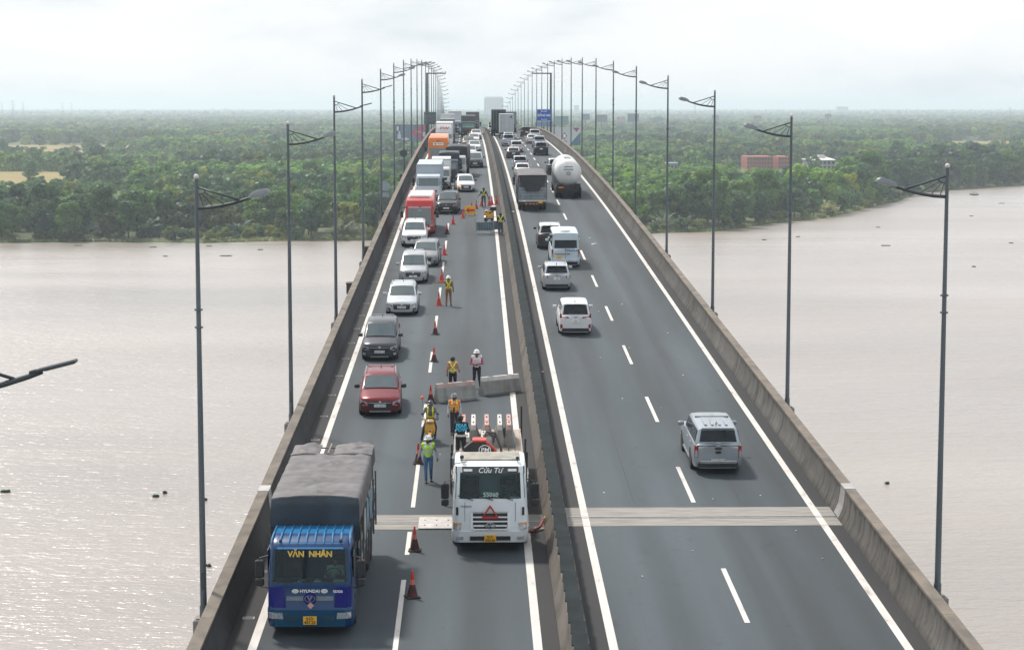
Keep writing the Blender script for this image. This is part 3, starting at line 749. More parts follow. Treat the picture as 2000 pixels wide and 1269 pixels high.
# ================================================================ road vehicles: cars
WCACHE = {}
def wheel_meshes(r, w, truck=False):
    key = (r, w, truck)
    if key in WCACHE: return WCACHE[key]
    ty = MB().lathe([(r*.62, -w/2), (r*.93, -w/2), (r, -w*.36), (r, w*.36), (r*.93, w/2), (r*.62, w/2)], axis='x', n=20).mesh('wheel', rubber, 40)
    mb = MB().lathe([(r*.64, -w*.42), (r*.64, w*.40), (r*.58, w*.42), (r*.52, w*.28), (r*.2, w*.30), (r*.18, w*.44), (.001, w*.45)], axis='x', n=20)
    n = 6 if truck else 5
    for i in range(n):
        a = 2*PI*i/n
        q = MB().box(w*.28, w*.41, -r*.07, r*.07, r*.12, r*.58)
        q.xform(Matrix.Rotation(a, 4, 'X')); mb.add(q.v, q.f)
    WCACHE[key] = (ty, mb.mesh('rim', alloy, 40))
    return WCACHE[key]
def wheels(parent, ys, track, r, w, truck=False, dual=()):
    ty, rim = wheel_meshes(r, w, truck)
    for i, y in enumerate(ys):
        for s in (-1, 1):
            for k in range(2 if i in dual else 1):
                o = put('wheel', ty, parent, (s * (track / 2 - k * w * 1.15), y, r), (0, 0, 0 if s > 0 else PI))
                if k == 0: put('rim', rim, o)
STY = {  # lengths in metres, heights above the road
 'suv':    dict(L=4.50, W=1.84, H=1.62, nz=.80, hz=1.03, bz=1.05, cowl=1.12, rf=1.86, rr=.50, tb=.16, wr=.345, fa=.86, ra=.90, cl=.21),
 'suvl':   dict(L=4.90, W=1.92, H=1.80, nz=.95, hz=1.16, bz=1.17, cowl=1.22, rf=1.95, rr=.42, tb=.12, wr=.385, fa=.92, ra=1.05, cl=.25),
 'mpv':    dict(L=4.74, W=1.83, H=1.78, nz=.86, hz=1.07, bz=1.08, cowl=1.00, rf=1.78, rr=.36, tb=.10, wr=.335, fa=.88, ra=1.08, cl=.19),
 'sedan':  dict(L=4.62, W=1.80, H=1.46, nz=.68, hz=.90, bz=.95, cowl=1.22, rf=2.02, rr=1.40, tb=.72, wr=.325, fa=.92, ra=1.03, cl=.16, trunk=.96),
 'pickup': dict(L=5.32, W=1.88, H=1.82, nz=1.00, hz=1.16, bz=1.19, cowl=1.34, rf=2.02, rr=.30, tb=.10, wr=.385, fa=.95, ra=1.20, cl=.26),
 'van':    dict(L=5.90, W=2.02, H=2.48, nz=1.06, hz=1.30, bz=1.34, cowl=.72, rf=1.55, rr=.14, tb=.05, wr=.345, fa=.98, ra=1.10, cl=.2),
}
def car(name, label, cat, X, Y, back, style, col, front=None, yaw=0.0, plate=None, lod=0, group=None, roofcol=None, look='a', metal=.3, blink=False, wide=1.0, long=1.0, detail=None):
    """X, Y: where the end nearest the drone meets the road. back: heading towards the drone"""
    S = dict(STY[style]); S['L'] *= long; S['W'] *= wide
    L, W, H = S['L'], S['W'], S['H']; F = L/2; hw0 = W/2
    d = detail or {}
    r = road_rot(Y, back)
    root = empty(name, road_pt(X, Y + (F - .5), 0), (r[0], 0, r[2] + yaw), label, cat, group)
    pm = paint('%.2f_%.2f_%.2f' % col, col, metal)
    yfa, yra, wr, cl = F - S['fa'], -F + S['ra'], S['wr'], S['cl']
    ycow, yrf, yrr, ytb = F - S['cowl'], F - S['rf'], -F + S['rr'], -F + S['tb']
    trunk = S.get('trunk')
    tops = [(F, S['nz'] - .09), (F - .06, S['nz']), (F - .3, S['nz'] + .06), (ycow + .05, S['hz']), (ycow - .5, S['bz'])]
    if trunk: tops += [(ytb, S['bz']), (ytb - .1, trunk + .02), (-F + .12, trunk), (-F, trunk - .1)]
    else: tops += [(-F + .1, S['bz']), (-F, S['bz'] - .04)]
    tops = tops[::-1]
    topz = lambda y: interp(y, [p[0] for p in tops], [p[1] for p in tops])
    nose = ([0, .05, .13, .30, .75], [.66, .83, .935, .98, 1.0]); tail = ([0, .04, .14, .45], [.84, .93, .975, 1.0])
    def hw(y): return hw0 * min(interp(F - y, *nose), interp(y + F, *tail))
    def front_y(x): return F - interp(abs(x) / hw0, nose[1], nose[0])
    def rear_y(x): return -F + interp(abs(x) / hw0, tail[1], tail[0])
    ar = wr + .055
    def zb(y):
        z = cl
        for ya in (yfa, yra):
            q = ar*ar - (y - ya)**2
            if q > 0: z = max(z, wr + math.sqrt(q))
        if F - y < .3: z = max(z, cl + .04)
        return z
    ys = {F, F - .05, F - .13, F - .3, F - .75, ycow, ycow - .5, -F, -F + .04, -F + .14, -F + .45, 0, -.6, .5, ytb}
    for ya in (yfa, yra):
        for k in range(9): ys.add(ya + ar * math.cos(PI * k / 8) * .999)
        ys.add(ya + ar + .01); ys.add(ya - ar - .01)
    ys = sorted(y for y in ys if -F <= y <= F)
    rings = []
    for y in ys:
        h, z0, zt = hw(y), zb(y), topz(y); c = .045
        half = [(.86, cl if z0 == cl else z0), (.965, z0 + .05), (1.0, lerp(cl, zt, .36)), (1.0, lerp(cl, zt, .60)), (.972, lerp(cl, zt, .80)), (.945, zt - .05), (.87, zt), (.5, zt + c * .8)]
        half = [(h * a, max(z, z0 + .004 * i)) for i, (a, z) in enumerate(half)]
        rings.append([(a, y, z) for a, z in half] + [(0, y, zt + c)] + [(-a, y, z) for a, z in half[::-1]])
    MB().loft(rings).build('body', pm, root, 38)
    MB().box(-hw0*.84, hw0*.84, -F + .2, F - .2, cl - .02, cl + .35).build('underbody', chassis, root)
    # cabin
    gw, rw = hw0 * .925, hw0 * (.78 if style != 'van' else .86)
    zroof = H - .03
    def gring(y, zt, xs): return [(a, y, z) for a, z in zip(xs, zt)] + [(-a, y, z) for a, z in list(zip(xs, zt))[::-1]]
    bz = S['bz'] - .03
    hzc = S['hz'] + .02
    def full(y, zr, k=1.0): return gring(y, (bz, zr - .07, zr - .012, zr + .012), (gw, rw * 1.03 * k, rw * .93 * k, rw * .5 * k))
    ztail = bz + (.02 if not trunk else .0)
    rg = [gring(ycow + .02, (hzc - .08, hzc - .02, hzc, hzc + .01), (gw, gw*.97, gw*.9, gw*.5)),
          full(yrf, zroof - .03), full(lerp(yrf, yrr, .4), zroof), full(yrr, zroof - .05, .98)]
    if style == 'van': rg.insert(1, full(yrf + .02, zroof - .06))
    rg.append(gring(ytb, (bz - .02, ztail + .02, ztail + .03, ztail + .035), (gw*.98, gw*.95, gw*.88, gw*.5)))
    MB().loft(rg).build('cabin', paint('%.2f_%.2f_%.2f' % roofcol, roofcol, metal) if roofcol else pm, root, 42)
    # glass
    o1 = .012
    a0, a1 = .05, .92
    def fr(u, v):   # windscreen plane
        return (lerp(gw * .93, rw * .95, v) * u, lerp(ycow + .02, yrf, v), lerp(hzc, zroof - .045, v))
    MB().panel([fr(-.95, .05), fr(.95, .05), fr(.95, .93), fr(-.95, .93)], .016, bulge=.032, n=8, face=(0, 1, .6)).build('windscreen', glass, root)
    zt0, zt1 = (ztail + .02, zroof - .07)
    v0, v1 = (.10, .93)
    if style == 'van': v0, v1 = .03, .56
    def rr_(u, v): return (lerp(gw * .9, rw * .92, v) * u, lerp(ytb, yrr, v), lerp(zt0, zt1, v))
    MB().panel([rr_(.93, v0), rr_(-.93, v0), rr_(-.93, v1), rr_(.93, v1)], .016 if style != 'van' else .02, bulge=.03, n=8, face=(0, -1, .3)).build('rear_window', glass_d, root)
    cuts = {'suv': (.0, .40, .72, .97), 'suvl': (.0, .38, .68, .97), 'mpv': (.0, .36, .66, .97), 'sedan': (.0, .5, .98), 'pickup': (.0, .30, .54, .97), 'van': (.0, .22, .55, .97)}[style]
    for s in (1, -1):
        for i in range(len(cuts) - 1):
            ub, ut = cuts[i] + .015, cuts[i+1] - .015
            def sp(u, v):
                yb, yt = lerp(ycow - .12, ytb + .12, u), lerp(yrf - .02, yrr + .02, u)
                return (s * lerp(gw, rw * 1.03, v), lerp(yb, yt, v), lerp(bz, zroof - .09, v))
            q = [sp(ub, .10), sp(ut, .10), sp(ut, .92), sp(ub, .92)]
            if s > 0: q = [q[1], q[0], q[3], q[2]]
            nr = (Vector(q[1]) - Vector(q[0])).cross(Vector(q[3]) - Vector(q[0]))
            if nr.x * s < 0: q = [q[1], q[0], q[3], q[2]]
            MB().panel(q, o1).build('side_window', glass_d, root)
    # mirrors
    mir = paint('%.2f_%.2f_%.2f' % col, col, metal) if look not in ('c',) else dark
    for s in (1, -1):
        MB().box(-.12, .12, -.07, .06, -.08, .09, c=.04).build('mirror', mir, root, loc=(s * (hw0 + .11), ycow - .28, bz + .10))
    wheels(root, (yfa, yra), W - .20, wr, .22)
    # patches on nose and tail
    def patch(nm, pts, m, rear=False, out=.012, par=None, smooth=False):
        yf = rear_y if rear else front_y; sg = -1 if rear else 1
        a = [(x, yf(x) + sg * out, z) for x, z in pts]; b = [(x, yf(x) - sg * .06, z) for x, z in pts]
        return MB().loft([a, b]).build(nm, m, par or root)
    def pair(nm, pts, m, rear=False, out=.012, names=None):
        o = []
        for s in (1, -1): o.append(patch(nm, [(s * x, z) for x, z in pts], m, rear, out))
        return o
    nz = S['nz']
    seeF = back   # what the drone sees
    if seeF or lod == 0:
        gb = {'a': (.34, .0), 'b': (.30, .02), 'c': (.46, .0), 'd': (.26, .0)}[look]
        zl0 = nz - .21; gh = gb[0]
        patch('grille', [(-.56*hw0, zl0 + .11), (-.5*hw0, zl0 - gh*.62), (.5*hw0, zl0 - gh*.62), (.56*hw0, zl0 + .11)], dark, out=.014)
        MB().box(-.54*hw0, .54*hw0, F + .01, F + .026, zl0 + .03, zl0 + .055, c=.005).build('grille_bar', chrome, root)
        MB().lathe([(.07, 0), (.07, .02), (.05, .025)], axis='y', n=12).build('badge', chrome, root, loc=(0, F + .012, zl0 + .045))
        hl = pair('headlight', [(.60*hw0, zl0 - .06), (.60*hw0, zl0 + .08), (.88*hw0, zl0 + .15), (.955*hw0, zl0 + .14), (.94*hw0, zl0 - .01), (.8*hw0, zl0 - .07)], lampglass, out=.016)
        if blink: hl[0].data.materials[0] = mat('lit_indicator', (1.0, .33, .04), .3, emit=2.2)
        patch('bumper_intake', [(-.74*hw0, cl + .25), (-.80*hw0, cl + .02), (.80*hw0, cl + .02), (.74*hw0, cl + .25)], dark, out=.016)
        patch('skid_plate', [(-.5*hw0, cl + .075), (-.5*hw0, cl + .015), (.5*hw0, cl + .015), (.5*hw0, cl + .075)], alloy, out=.022)
        pair('fog_lamp', [(.76*hw0, cl + .14), (.76*hw0, cl + .24), (.90*hw0, cl + .27), (.90*hw0, cl + .15)], dark if look != 'b' else lampglass, out=.014)
        if seeF:
            zp = cl + .30
            MB().box(-.26, .26, F + .018, F + .03, zp - .065, zp + .065, c=.004).build('number_plate', white_pl, root)
            if plate: text(plate, .12, ink, root, (0, F + .034, zp), (PI/2, 0, PI), sx=.9)
    if (not seeF) or lod == 0:
        hz = S['bz'] if not trunk else trunk
        if style == 'van':
            pair('tail_light', [(.86*hw0, .74), (.86*hw0, 1.28), (.96*hw0, 1.28), (.965*hw0, .74)], redlamp, True, .02)
        elif style == 'pickup':
            for o in pair('tail_light', [(.82*hw0, .66), (.82*hw0, 1.12), (.955*hw0, 1.12), (.965*hw0, .66)], redlamp, True, .02):
                s = 1 if sum(v.co.x for v in o.data.vertices) > 0 else -1
                MB().box(.84*hw0 if s > 0 else -.935*hw0, .935*hw0 if s > 0 else -.84*hw0, rear_y(.85*hw0) - .035, rear_y(.85*hw0) - .015, .70, .92, c=.006).build('reverse_lens', lampglass, o)
        elif look == 'b':
            pair('tail_light', [(.38*hw0, hz - .10), (.44*hw0, hz - .03), (.82*hw0, hz - .02), (.90*hw0, hz + .16), (.955*hw0, hz + .10), (.955*hw0, hz - .12), (.7*hw0, hz - .13)], redlamp, True, .02)
            pair('reflector', [(.78*hw0, .44), (.80*hw0, .62), (.93*hw0, .64), (.93*hw0, .40)], redlamp, True, .02)
        else:
            pair('tail_light', [(.64*hw0, hz - .22), (.66*hw0, hz - .06), (.95*hw0, hz - .03), (.955*hw0, hz - .25)], redlamp, True, .02)
        patch('rear_bumper', [(-.80*hw0, cl + .22), (-.84*hw0, cl + .03), (.84*hw0, cl + .03), (.80*hw0, cl + .22)], dark if not d.get('silver_bumper') else alloy, True, .02)
        if not seeF:
            zp = d.get('plate_z', hz - .26 if style != 'van' else .88)
            wp = d.get('plate_w', .2)
            MB().box(-wp + d.get('plate_x', 0), wp + d.get('plate_x', 0), -F - .04, -F - .022, zp - .08, zp + .08, c=.004).build('number_plate', yellow_pl if d.get('yellow') else white_pl, root)
            if plate: text(plate, d.get('plate_s', .10), ink, root, (d.get('plate_x', 0), -F - .045, zp), (PI/2, 0, 0), sx=.9)
            MB().box(-.09, .09, -F - .028, -F - .01, hz - .075, hz - .03, c=.01).build('tailgate_badge', chrome, root)
        if style in ('suv', 'mpv', 'suvl'):
            MB().box(-rw*.8, rw*.8, yrr - .2, yrr + .12, zroof - .055, zroof - .015, c=.015).build('spoiler', pm, root)
    if style in ('suv', 'suvl') or (style == 'mpv' and look == 'a'):
        for s in (1, -1):
            MB().tube([(s*rw*.9, yrf - .15, zroof - .02), (s*rw*.92, yrf - .3, zroof + .05), (s*rw*.92, yrr + .3, zroof + .04), (s*rw*.9, yrr + .15, zroof - .03)], .018, 5).build('roof_rail', alloy, root)
    for s in (1, -1):
        for u in (.45, .72) if style != 'van' else (.2,):
            y = lerp(ycow, ytb, u)
            MB().box(-.015, .02, -.09, .09, -.018, .018, c=.008).build('door_handle', chrome if look != 'c' else pm, root, loc=(s * (hw0 + .004), y, S['bz'] - .13))
        if style in ('suv', 'suvl', 'pickup'):
            MB().box(-.02, .045, -(yfa - yra)/2 + wr + .05, (yfa - yra)/2 - wr - .05, -.04, .05, c=.015).build('side_step' if style == 'pickup' else 'sill_trim', alloy if style == 'pickup' else dark, root, loc=(s * (hw0 - .01), (yfa + yra)/2, cl + .06))
    MB().tube([(0, lerp(yrf, yrr, .8), zroof), (0, lerp(yrf, yrr, .8) - .12, zroof + .11)], [.03, .008], 6).build('antenna', dark, root)
    return root, S, dict(F=F, hw0=hw0, pm=pm, patch=patch, front_y=front_y, rear_y=rear_y, zroof=zroof, rw=rw, yrf=yrf, yrr=yrr, bz=bz)
WH, SIL, BLK, GRY = (.62, .64, .66), (.42, .45, .48), (.018, .021, .026), (.10, .11, .125)
# --- queueing carriageway, coming towards the drone
car('car', 'dark red crossover heading the single file queue behind the blue truck', 'car', -4.23, 86.6, True, 'suv', (.15, .010, .015), plate='71A 606.74', look='c', metal=.25, yaw=.03)
car('car', 'dark grey people carrier following the red crossover', 'car', -4.85, 100.7, True, 'mpv', (.06, .063, .075), plate='66A-691.02', look='b', metal=.5)
car('car', 'silver crossover with open road beside the pointing worker', 'car', -4.29, 116.0, True, 'suv', (.50, .53, .56), plate='51H 549.57', look='a', metal=.5)
car('car', 'silver people carrier behind the silver crossover', 'car', -4.05, 130.0, True, 'mpv', (.40, .42, .44), plate='51K', look='b', metal=.5)
car('car', 'grey saloon half hidden behind the silver people carrier', 'car', -3.42, 138.6, True, 'suv', (.27, .28, .29), look='d', metal=.5, yaw=-.05, detail={}, long=.98)
car('car', 'white large off-roader right in front of the red coach', 'car', -4.6, 150.4, True, 'suvl', (.66, .67, .68), look='a', plate='60K', metal=.1)
car('car', 'black people carrier with chrome lamps passing the arrow board', 'car', -2.38, 176.3, True, 'suvl', (.022, .023, .026), look='c', metal=.3, long=1.04, yaw=-.06, plate='51L')
car('car', 'white crossover with orange indicator lit', 'car', -.99, 200.5, True, 'suv', (.64, .65, .66), look='c', metal=.1, blink=True, yaw=.06)
car('car', 'white roofed dark fronted off-roader between tarpaulin lorry and median', 'car', .1, 239.3, True, 'suvl', (.05, .055, .065), roofcol=(.55, .57, .58), look='c')
car('car', 'white hatchback waiting behind the dark fronted off-roader', 'car', -.55, 262.0, True, 'suv', (.62, .63, .64), look='b', metal=.1, lod=1)
car('car', 'white saloon nose to tail in the median lane', 'car', .10, 283.0, True, 'sedan', (.66, .67, .68), look='b', metal=.1, lod=1)
car('car', 'bronze crossover waiting by the lane dashes', 'car', -.75, 296.0, True, 'suv', (.17, .13, .12), look='a', lod=1)
car('car', 'pearl white saloon with red reflections in the far queue', 'car', .10, 316.0, True, 'sedan', (.68, .66, .65), look='c', metal=.1, lod=1)
car('car', 'white hatchback at the crest end of the queue beside the green fronted lorry', 'car', .55, 338.0, True, 'suv', (.66, .66, .67), look='d', metal=.1, lod=1)
# --- departing carriageway
r, S, k = car('pickup_truck', 'silver pickup with canopy alone in the outer lane', 'pickup', 9.25, 75.4, False, 'pickup', (.33, .37, .41), look='a', metal=.6, detail=dict(plate_z=.53, plate_w=.27, plate_s=.15), plate='51C-799.75')
F = k['F']; hw0 = k['hw0']
MB().box(-.86*hw0, .86*hw0, -F - .02, -F + .05, 1.125, 1.15).build('canopy_seam', dark, r)
MB().box(-.75*hw0, .75*hw0, -F - .10, -F + .1, .44, .56, c=.02).build('step_bumper', alloy, r)
MB().box(-.13, .13, -F - .035, -F - .015, .98, 1.06, c=.01).build('tailgate_handle', dark, r)
MB().lathe([(.09, 0), (.09, .012)], axis='y', n=14).build('oval_badge', dark, r, loc=(0, -F - .035, .88), scale=(1.35, 1, .62))
MB().box(-.09, .09, -F + .0, -F + .03, 1.21, 1.25, c=.01).build('canopy_latch', chrome, r)
MB().box(-k['rw']*.86, k['rw']*.86, k['yrr'] - .10, k['yrr'] + .08, k['zroof'] - .05, k['zroof'] - .005, c=.02).build('canopy_lip', k['pm'], r)
for x in (-.4, -.14, .14, .4):
    MB().box(x - .05, x + .05, -1.9, -.45, k['zroof'] - .004, k['zroof'] + .014, c=.005).build('roof_rib', k['pm'], r)
MB().box(-k['rw']*.9, k['rw']*.9, -.36, -.33, k['zroof'] - .06, k['zroof'] + .026).build('roof_seam', dark, r)
car('car', 'white compact people carrier with angular red tail lights', 'car', 5.47, 108.7, False, 'mpv', (.64, .66, .68), look='b', metal=.1, plate='51K', long=.95, wide=.98)
car('car', 'silver estate with upright red lamps tailing the minibus', 'car', 5.18, 126.5, False, 'suv', (.44, .47, .50), look='a', metal=.5, plate='60A', wide=.97)
r, S, k = car('minibus', 'white high roofed minibus with blue number on its doors', 'minibus', 6.25, 138.0, False, 'van', (.50, .58, .63), look='a', metal=.05, detail=dict(yellow=True, plate_x=-.42, plate_z=.80, plate_w=.18))
F = k['F']; zr = k['zroof']
text('51B-296.60', .17, mat('ink_blue', (.03, .10, .30), .5), r, (.46, -F - .03, 1.22), (PI/2, 0, 0), bold=.004)
MB().box(-.012, .012, -F - .012, -F + .05, .52, 1.36).build('door_seam', dark, r)
MB().box(-.75, -.02, -F - .03, -F, .94, .99, c=.01).build('plate_light', dark, r)
MB().box(.06, .30, -F - .035, -F, .94, 1.0, c=.02).build('door_handle', dark, r)
MB().box(-.86, .86, -F - .14, -F + .05, .44, .62, c=.03).build('step_bumper', mat('bumper_white', (.45, .5, .54), .4), r)
MB().lathe([(.34, 0), (.34, .05), (.28, .09)], n=16).build('roof_vent', mat('vent_white', (.6, .61, .6), .5), r, loc=(0, -1.9, zr), scale=(1, .8, 1))
car('car', 'white roofed black off-roader half hidden by the minibus', 'car', 5.62, 149.0, False, 'suvl', (.04, .045, .05), roofcol=(.62, .63, .63), look='a', metal=.2)
car('car', 'white saloon roof showing above the grey tarpaulin lorry', 'car', 5.35, 223.0, False, 'sedan', (.64, .65, .66), look='a', metal=.1, lod=1)
car('car', 'pale blue crossover just ahead of the white saloon roof', 'car', 5.40, 235.2, False, 'suv', (.40, .46, .53), look='b', metal=.3, lod=1)
car('car', 'dark saloon with white roof beside the median in the stream', 'car', 5.15, 260.5, False, 'sedan', (.05, .055, .06), roofcol=(.6, .6, .6), look='b', lod=1)
car('car', 'white crossover with wide red lamps behind the silver off-roader', 'car', 5.96, 278.0, False, 'suv', (.62, .64, .66), look='b', metal=.1, lod=1)
car('car', 'silver off-roader behind the white box lorry', 'car', 5.26, 300.3, False, 'suvl', (.45, .48, .53), look='a', metal=.4, lod=1)
car('car', 'small white car squeezed behind the box lorry', 'car', 5.6, 317.0, False, 'suv', (.66, .67, .68), look='d', metal=.1, lod=1)
car('car', 'dark off-roader passing alongside the gas tanker', 'car', 9.2, 226.0, False, 'suvl', (.05, .055, .065), roofcol=(.55, .57, .58), look='a', lod=1)
car('car', 'black tall off-roader alone in the outer lane of the stream', 'car', 9.05, 268.9, False, 'suvl', (.02, .028, .034), look='a', metal=.2, lod=1, roofcol=(.30, .32, .34))
car('pickup_truck', 'silver pickup ahead of the black off-roader', 'pickup', 9.62, 292.3, False, 'pickup', (.34, .38, .42), look='a', metal=.5, lod=1)
car('car', 'white car with black flank ahead of the silver pickup', 'car', 9.2, 311.7, False, 'sedan', (.6, .61, .62), look='b', metal=.1, lod=1)
car('car', 'white off-roader at the crest near the outer parapet', 'car', 10.2, 330.0, False, 'suvl', (.62, .63, .64), look='a', metal=.1, lod=1)
car('car', 'black van like off-roader on the crest of the outer lane', 'car', 9.45, 352.0, False, 'suvl', (.03, .034, .04), look='d', lod=1, long=1.02)
car('car', 'silver saloon with red high lamp beside the container lorry', 'car', 7.0, 398.0, False, 'suv', (.5, .52, .54), look='b', lod=1)
# ================================================================ lorries, coach, tanker
def rrect(hw, yb, yf, r, z, n=3):
    pts = []
    for cx, cyy, a0 in ((hw - r, yf - r, 0), (-hw + r, yf - r, 90), (-hw + r, yb + r, 180), (hw - r, yb + r, 270)):
        for k in range(n + 1):
            a = R(a0 + 90 * k / n); pts.append((cx + r*math.cos(a), cyy + r*math.sin(a), z))
    return pts
class Cab:
    def __init__(s, root, F, rows, m, r=.16, name='cab', depth=1.9, hole=None):
        """rows: (z, front offset back from F, half width)"""
        s.root, s.F, s.rows, s.r = root, F, rows, r
        mb = MB().loft([rrect(w, F - depth, F - o, min(r, .45), z) for z, o, w in rows])
        if hole:     # leave the screen opening free
            keep = [i for i in range(len(mb.f)) if not (i < (len(rows) - 1)*16 and i % 16 == 3 and rows[i // 16][0] >= hole[0] - .01 and rows[i // 16 + 1][0] <= hole[1] + .01)]
            mb.f = [mb.f[i] for i in keep]; mb.m = [0]*len(mb.f)
        s.obj = mb.build(name, m, root, 40)
    def fy(s, x, z):
        o = interp(z, [q[0] for q in s.rows], [q[1] for q in s.rows]); w = interp(z, [q[0] for q in s.rows], [q[2] for q in s.rows])
        u = abs(x) - (w - s.r)
        c = 0 if u <= 0 else s.r - math.sqrt(max(0, s.r*s.r - min(u, s.r)**2))
        return s.F - o - c
    def patch(s, nm, pts, m, out=.012, par=None, back=.07):
        if len(pts) == 4:
            (ax, az), (bx, bz_), (cx, cz), (dx, dz) = pts; nu = 10 if abs(bx - ax) > 1 else 4; mb = MB(); rows = []
            for j in range(5):
                v = j / 4; row = []
                for i in range(nu + 1):
                    u = i / nu
                    x = lerp(lerp(ax, bx, u), lerp(dx, cx, u), v); z = lerp(lerp(az, bz_, u), lerp(dz, cz, u), v)
                    row.append((x, s.fy(x, z) + out, z))
                rows.append(row)
            mb.loft(rows, closed=False, caps=False)
            ed = rows[0] + [r[-1] for r in rows[1:]] + rows[-1][::-1][1:] + [r[0] for r in rows[::-1][1:-1]]
            mb.loft([ed, [(p[0], p[1] - out - .03, p[2]) for p in ed]], caps=False)
            return mb.build(nm, m, par or s.root)
        a = [(x, s.fy(x, z) + out, z) for x, z in pts]; b = [(x, s.fy(x, z) - back, z) for x, z in pts]
        return MB().loft([a, b]).build(nm, m, par or s.root)
    def bar(s, nm, x0, x1, z0, z1, m, out=.02, par=None, n=5):
        a = [lerp(x0, x1, i/n) for i in range(n+1)]
        rows = [[(x, s.fy(x, z0) + out, z0), (x, s.fy(x, z1) + out, z1), (x, s.fy(x, z1) - .04, z1), (x, s.fy(x, z0) - .04, z0)] for x in a]
        return MB().loft(rows).build(nm, m, par or s.root)
    def mirror(s, z, w, arm=.22, h=.55):
        for g in (1, -1):
            x = g * (w + arm); y = s.F - .28
            o = MB().box(-.13, .13, -.07, .07, -h*.62, h*.30, c=.035).box(-.12, .12, -.07, .07, -h*1.05, -h*.68, c=.03).build('mirror', dark, s.root, loc=(x, y, z))
            MB().tube([(g*(-arm - .05), -.1, h*.5), (0, 0, h*.42), (0, 0, -h*1.1), (g*(-arm - .05), -.1, -h*1.25)], .018, 6).build('mirror_bracket', dark, o)
def frame(root, F, L, W, axles, dual, wr=.5, z=.95):
    for s in (1, -1): MB().box(s*.42 - .05, s*.42 + .05, -F + .1, F - .5, z - .28, z, c=.01).build('chassis_rail', chassis, root)
    MB().box(-.9, -.5, 0, 1.1, .42, .92, c=.1).build('fuel_tank', alloy, root)
    MB().box(-W*.36, W*.36, -F + .3, F - .3, z - .4, z - .15).build('driveline', chassis, root)
    wheels(root, axles, W - .28, wr, .29, True, dual)
def plate2(root, F, z, lines, yellow=True, rear=False, x=0, w=.19):
    sg = -1 if rear else 1
    MB().box(x - w, x + w, sg*(F + .03) - .012, sg*(F + .03) + .012, z - .12, z + .12, c=.006).build('number_plate', yellow_pl if yellow else white_pl, root)
    for i, t_ in enumerate(lines): text(t_, .125, ink, root, (x, sg*(F + .046), z + (.055 if i == 0 else -.055)), (PI/2, 0, 0 if rear else PI), sx=.95, bold=.002)
def truck_root(name, label, cat, X, Y, back, L, yaw=0):
    r = road_rot(Y, back)
    return empty(name, road_pt(X, Y + L/2, 0), (r[0], 0, r[2] + yaw), label, cat)
tarp_g = mat('tarpaulin_grey', (.105, .099, .107), .62, var=.3, scale=1.1, stretch=(.5, 2, 1), bump=1.0, bscale=4.5)
tarp_d = mat('tarpaulin_dark', (.020, .036, .052), .55, var=.3, scale=1.5, bump=.5, bscale=3)
tarp_k = mat('tarpaulin_black', (.020, .024, .029), .6, var=.3, scale=1.5, bump=.5, bscale=3)
def tarp_sheet(x0, x1, y0, y1, z, hang_f, hang_s, nx=22, ny=30, seed=0, sag=.05, amp=.045, open_rear=0.0, ripple=1.0):
    """a cover thrown over hoops: top with wrinkles, front and side skirts"""
    mb = MB(); rows = []
    W, L = x1 - x0, y1 - y0
    S_ = hang_s; arc = [(-S_ , None)]
    us = [-S_, -S_*.66, -S_*.33] + [W*i/nx for i in range(nx + 1)] + [W + S_*.33, W + S_*.66, W + S_]
    vs_ = [L*j/ny for j in range(ny + 1)] + [L + hang_f*.3, L + hang_f*.65, L + hang_f]
    for v in vs_:
        row = []
        for u in us:
            x = x0 + min(max(u, 0), W); y = y0 + min(v, L)
            dz = 0
            if u < 0: dz += -u
            if u > W: dz += u - W
            if v > L: dz += v - L
            hoop = abs(math.sin(PI * v / 1.15))
            q = noise.noise((u*1.3 + seed, v*4.2*ripple, seed*3.1)); q2 = noise.noise((u*4.0, v*2.0 + seed, 1.7))
            zz = z - dz - sag * (1 - hoop)*.6 - .035*(abs(2*u/W - 1)**6 if 0 <= u <= W else 1)
            fade = max(0, 1 - abs(2*u/W - 1)**3)*min(1, (L - v)*2.5 + .15) if dz == 0 else 0
            if dz == 0: zz += .06*math.sin(PI*max(0, min(1, u/W)))*max(0, 1 - (L - v)*1.2)
            if dz == 0: zz += fade*(amp*q + amp*.5*q2 + amp*1.1*(.5 - abs(noise.noise((u*.7 + seed, v*2.6 + .8*q2, 5 + seed)))*2))
            else:
                o = .04 * noise.noise((x*2 + y*2.5 + seed, dz*.7, 3))
                if u < 0: x += -.02 - abs(o)
                if u > W: x += .02 + abs(o)
                if v > L: y += .03 + abs(o)
            row.append((x, y, zz))
        rows.append(row)
    mb.loft(rows, closed=False, caps=False)
    k = len(us) - 1; mb.m = [1 if i // k >= ny else 0 for i in range(len(mb.f))]
    return mb
def staked_body(root, F, W, y0, y1, zb, zt, m, cols, slats=6, rearboard=True):
    """wooden or steel side boards under the cover, one board per object"""
    for s in (1, -1):
        for i in range(slats):
            za = lerp(zb, zt, i / slats) + .02; zc = lerp(zb, zt, (i + 1) / slats) - .03
            MB().box(s*(W/2) - .02, s*(W/2) + .02, y0, y1, za, zc, c=.006).build('side_board', cols[i % len(cols)], root)
        n = 6
        for i in range(n + 1):
            y = lerp(y0 + .05, y1 - .05, i / n)
            MB().box(s*(W/2 + .045) - .025, s*(W/2 + .045) + .025, y - .04, y + .04, zb - .15, zt + .5, c=.008).build('stake', m, root)
    MB().box(-W/2, W/2, y0, y1, zb - .12, zb, c=.02).build('bed_floor', chassis, root)
screen, t, b, N, nt, ramp, mix, bump, pos = node_mat('screen_glass')
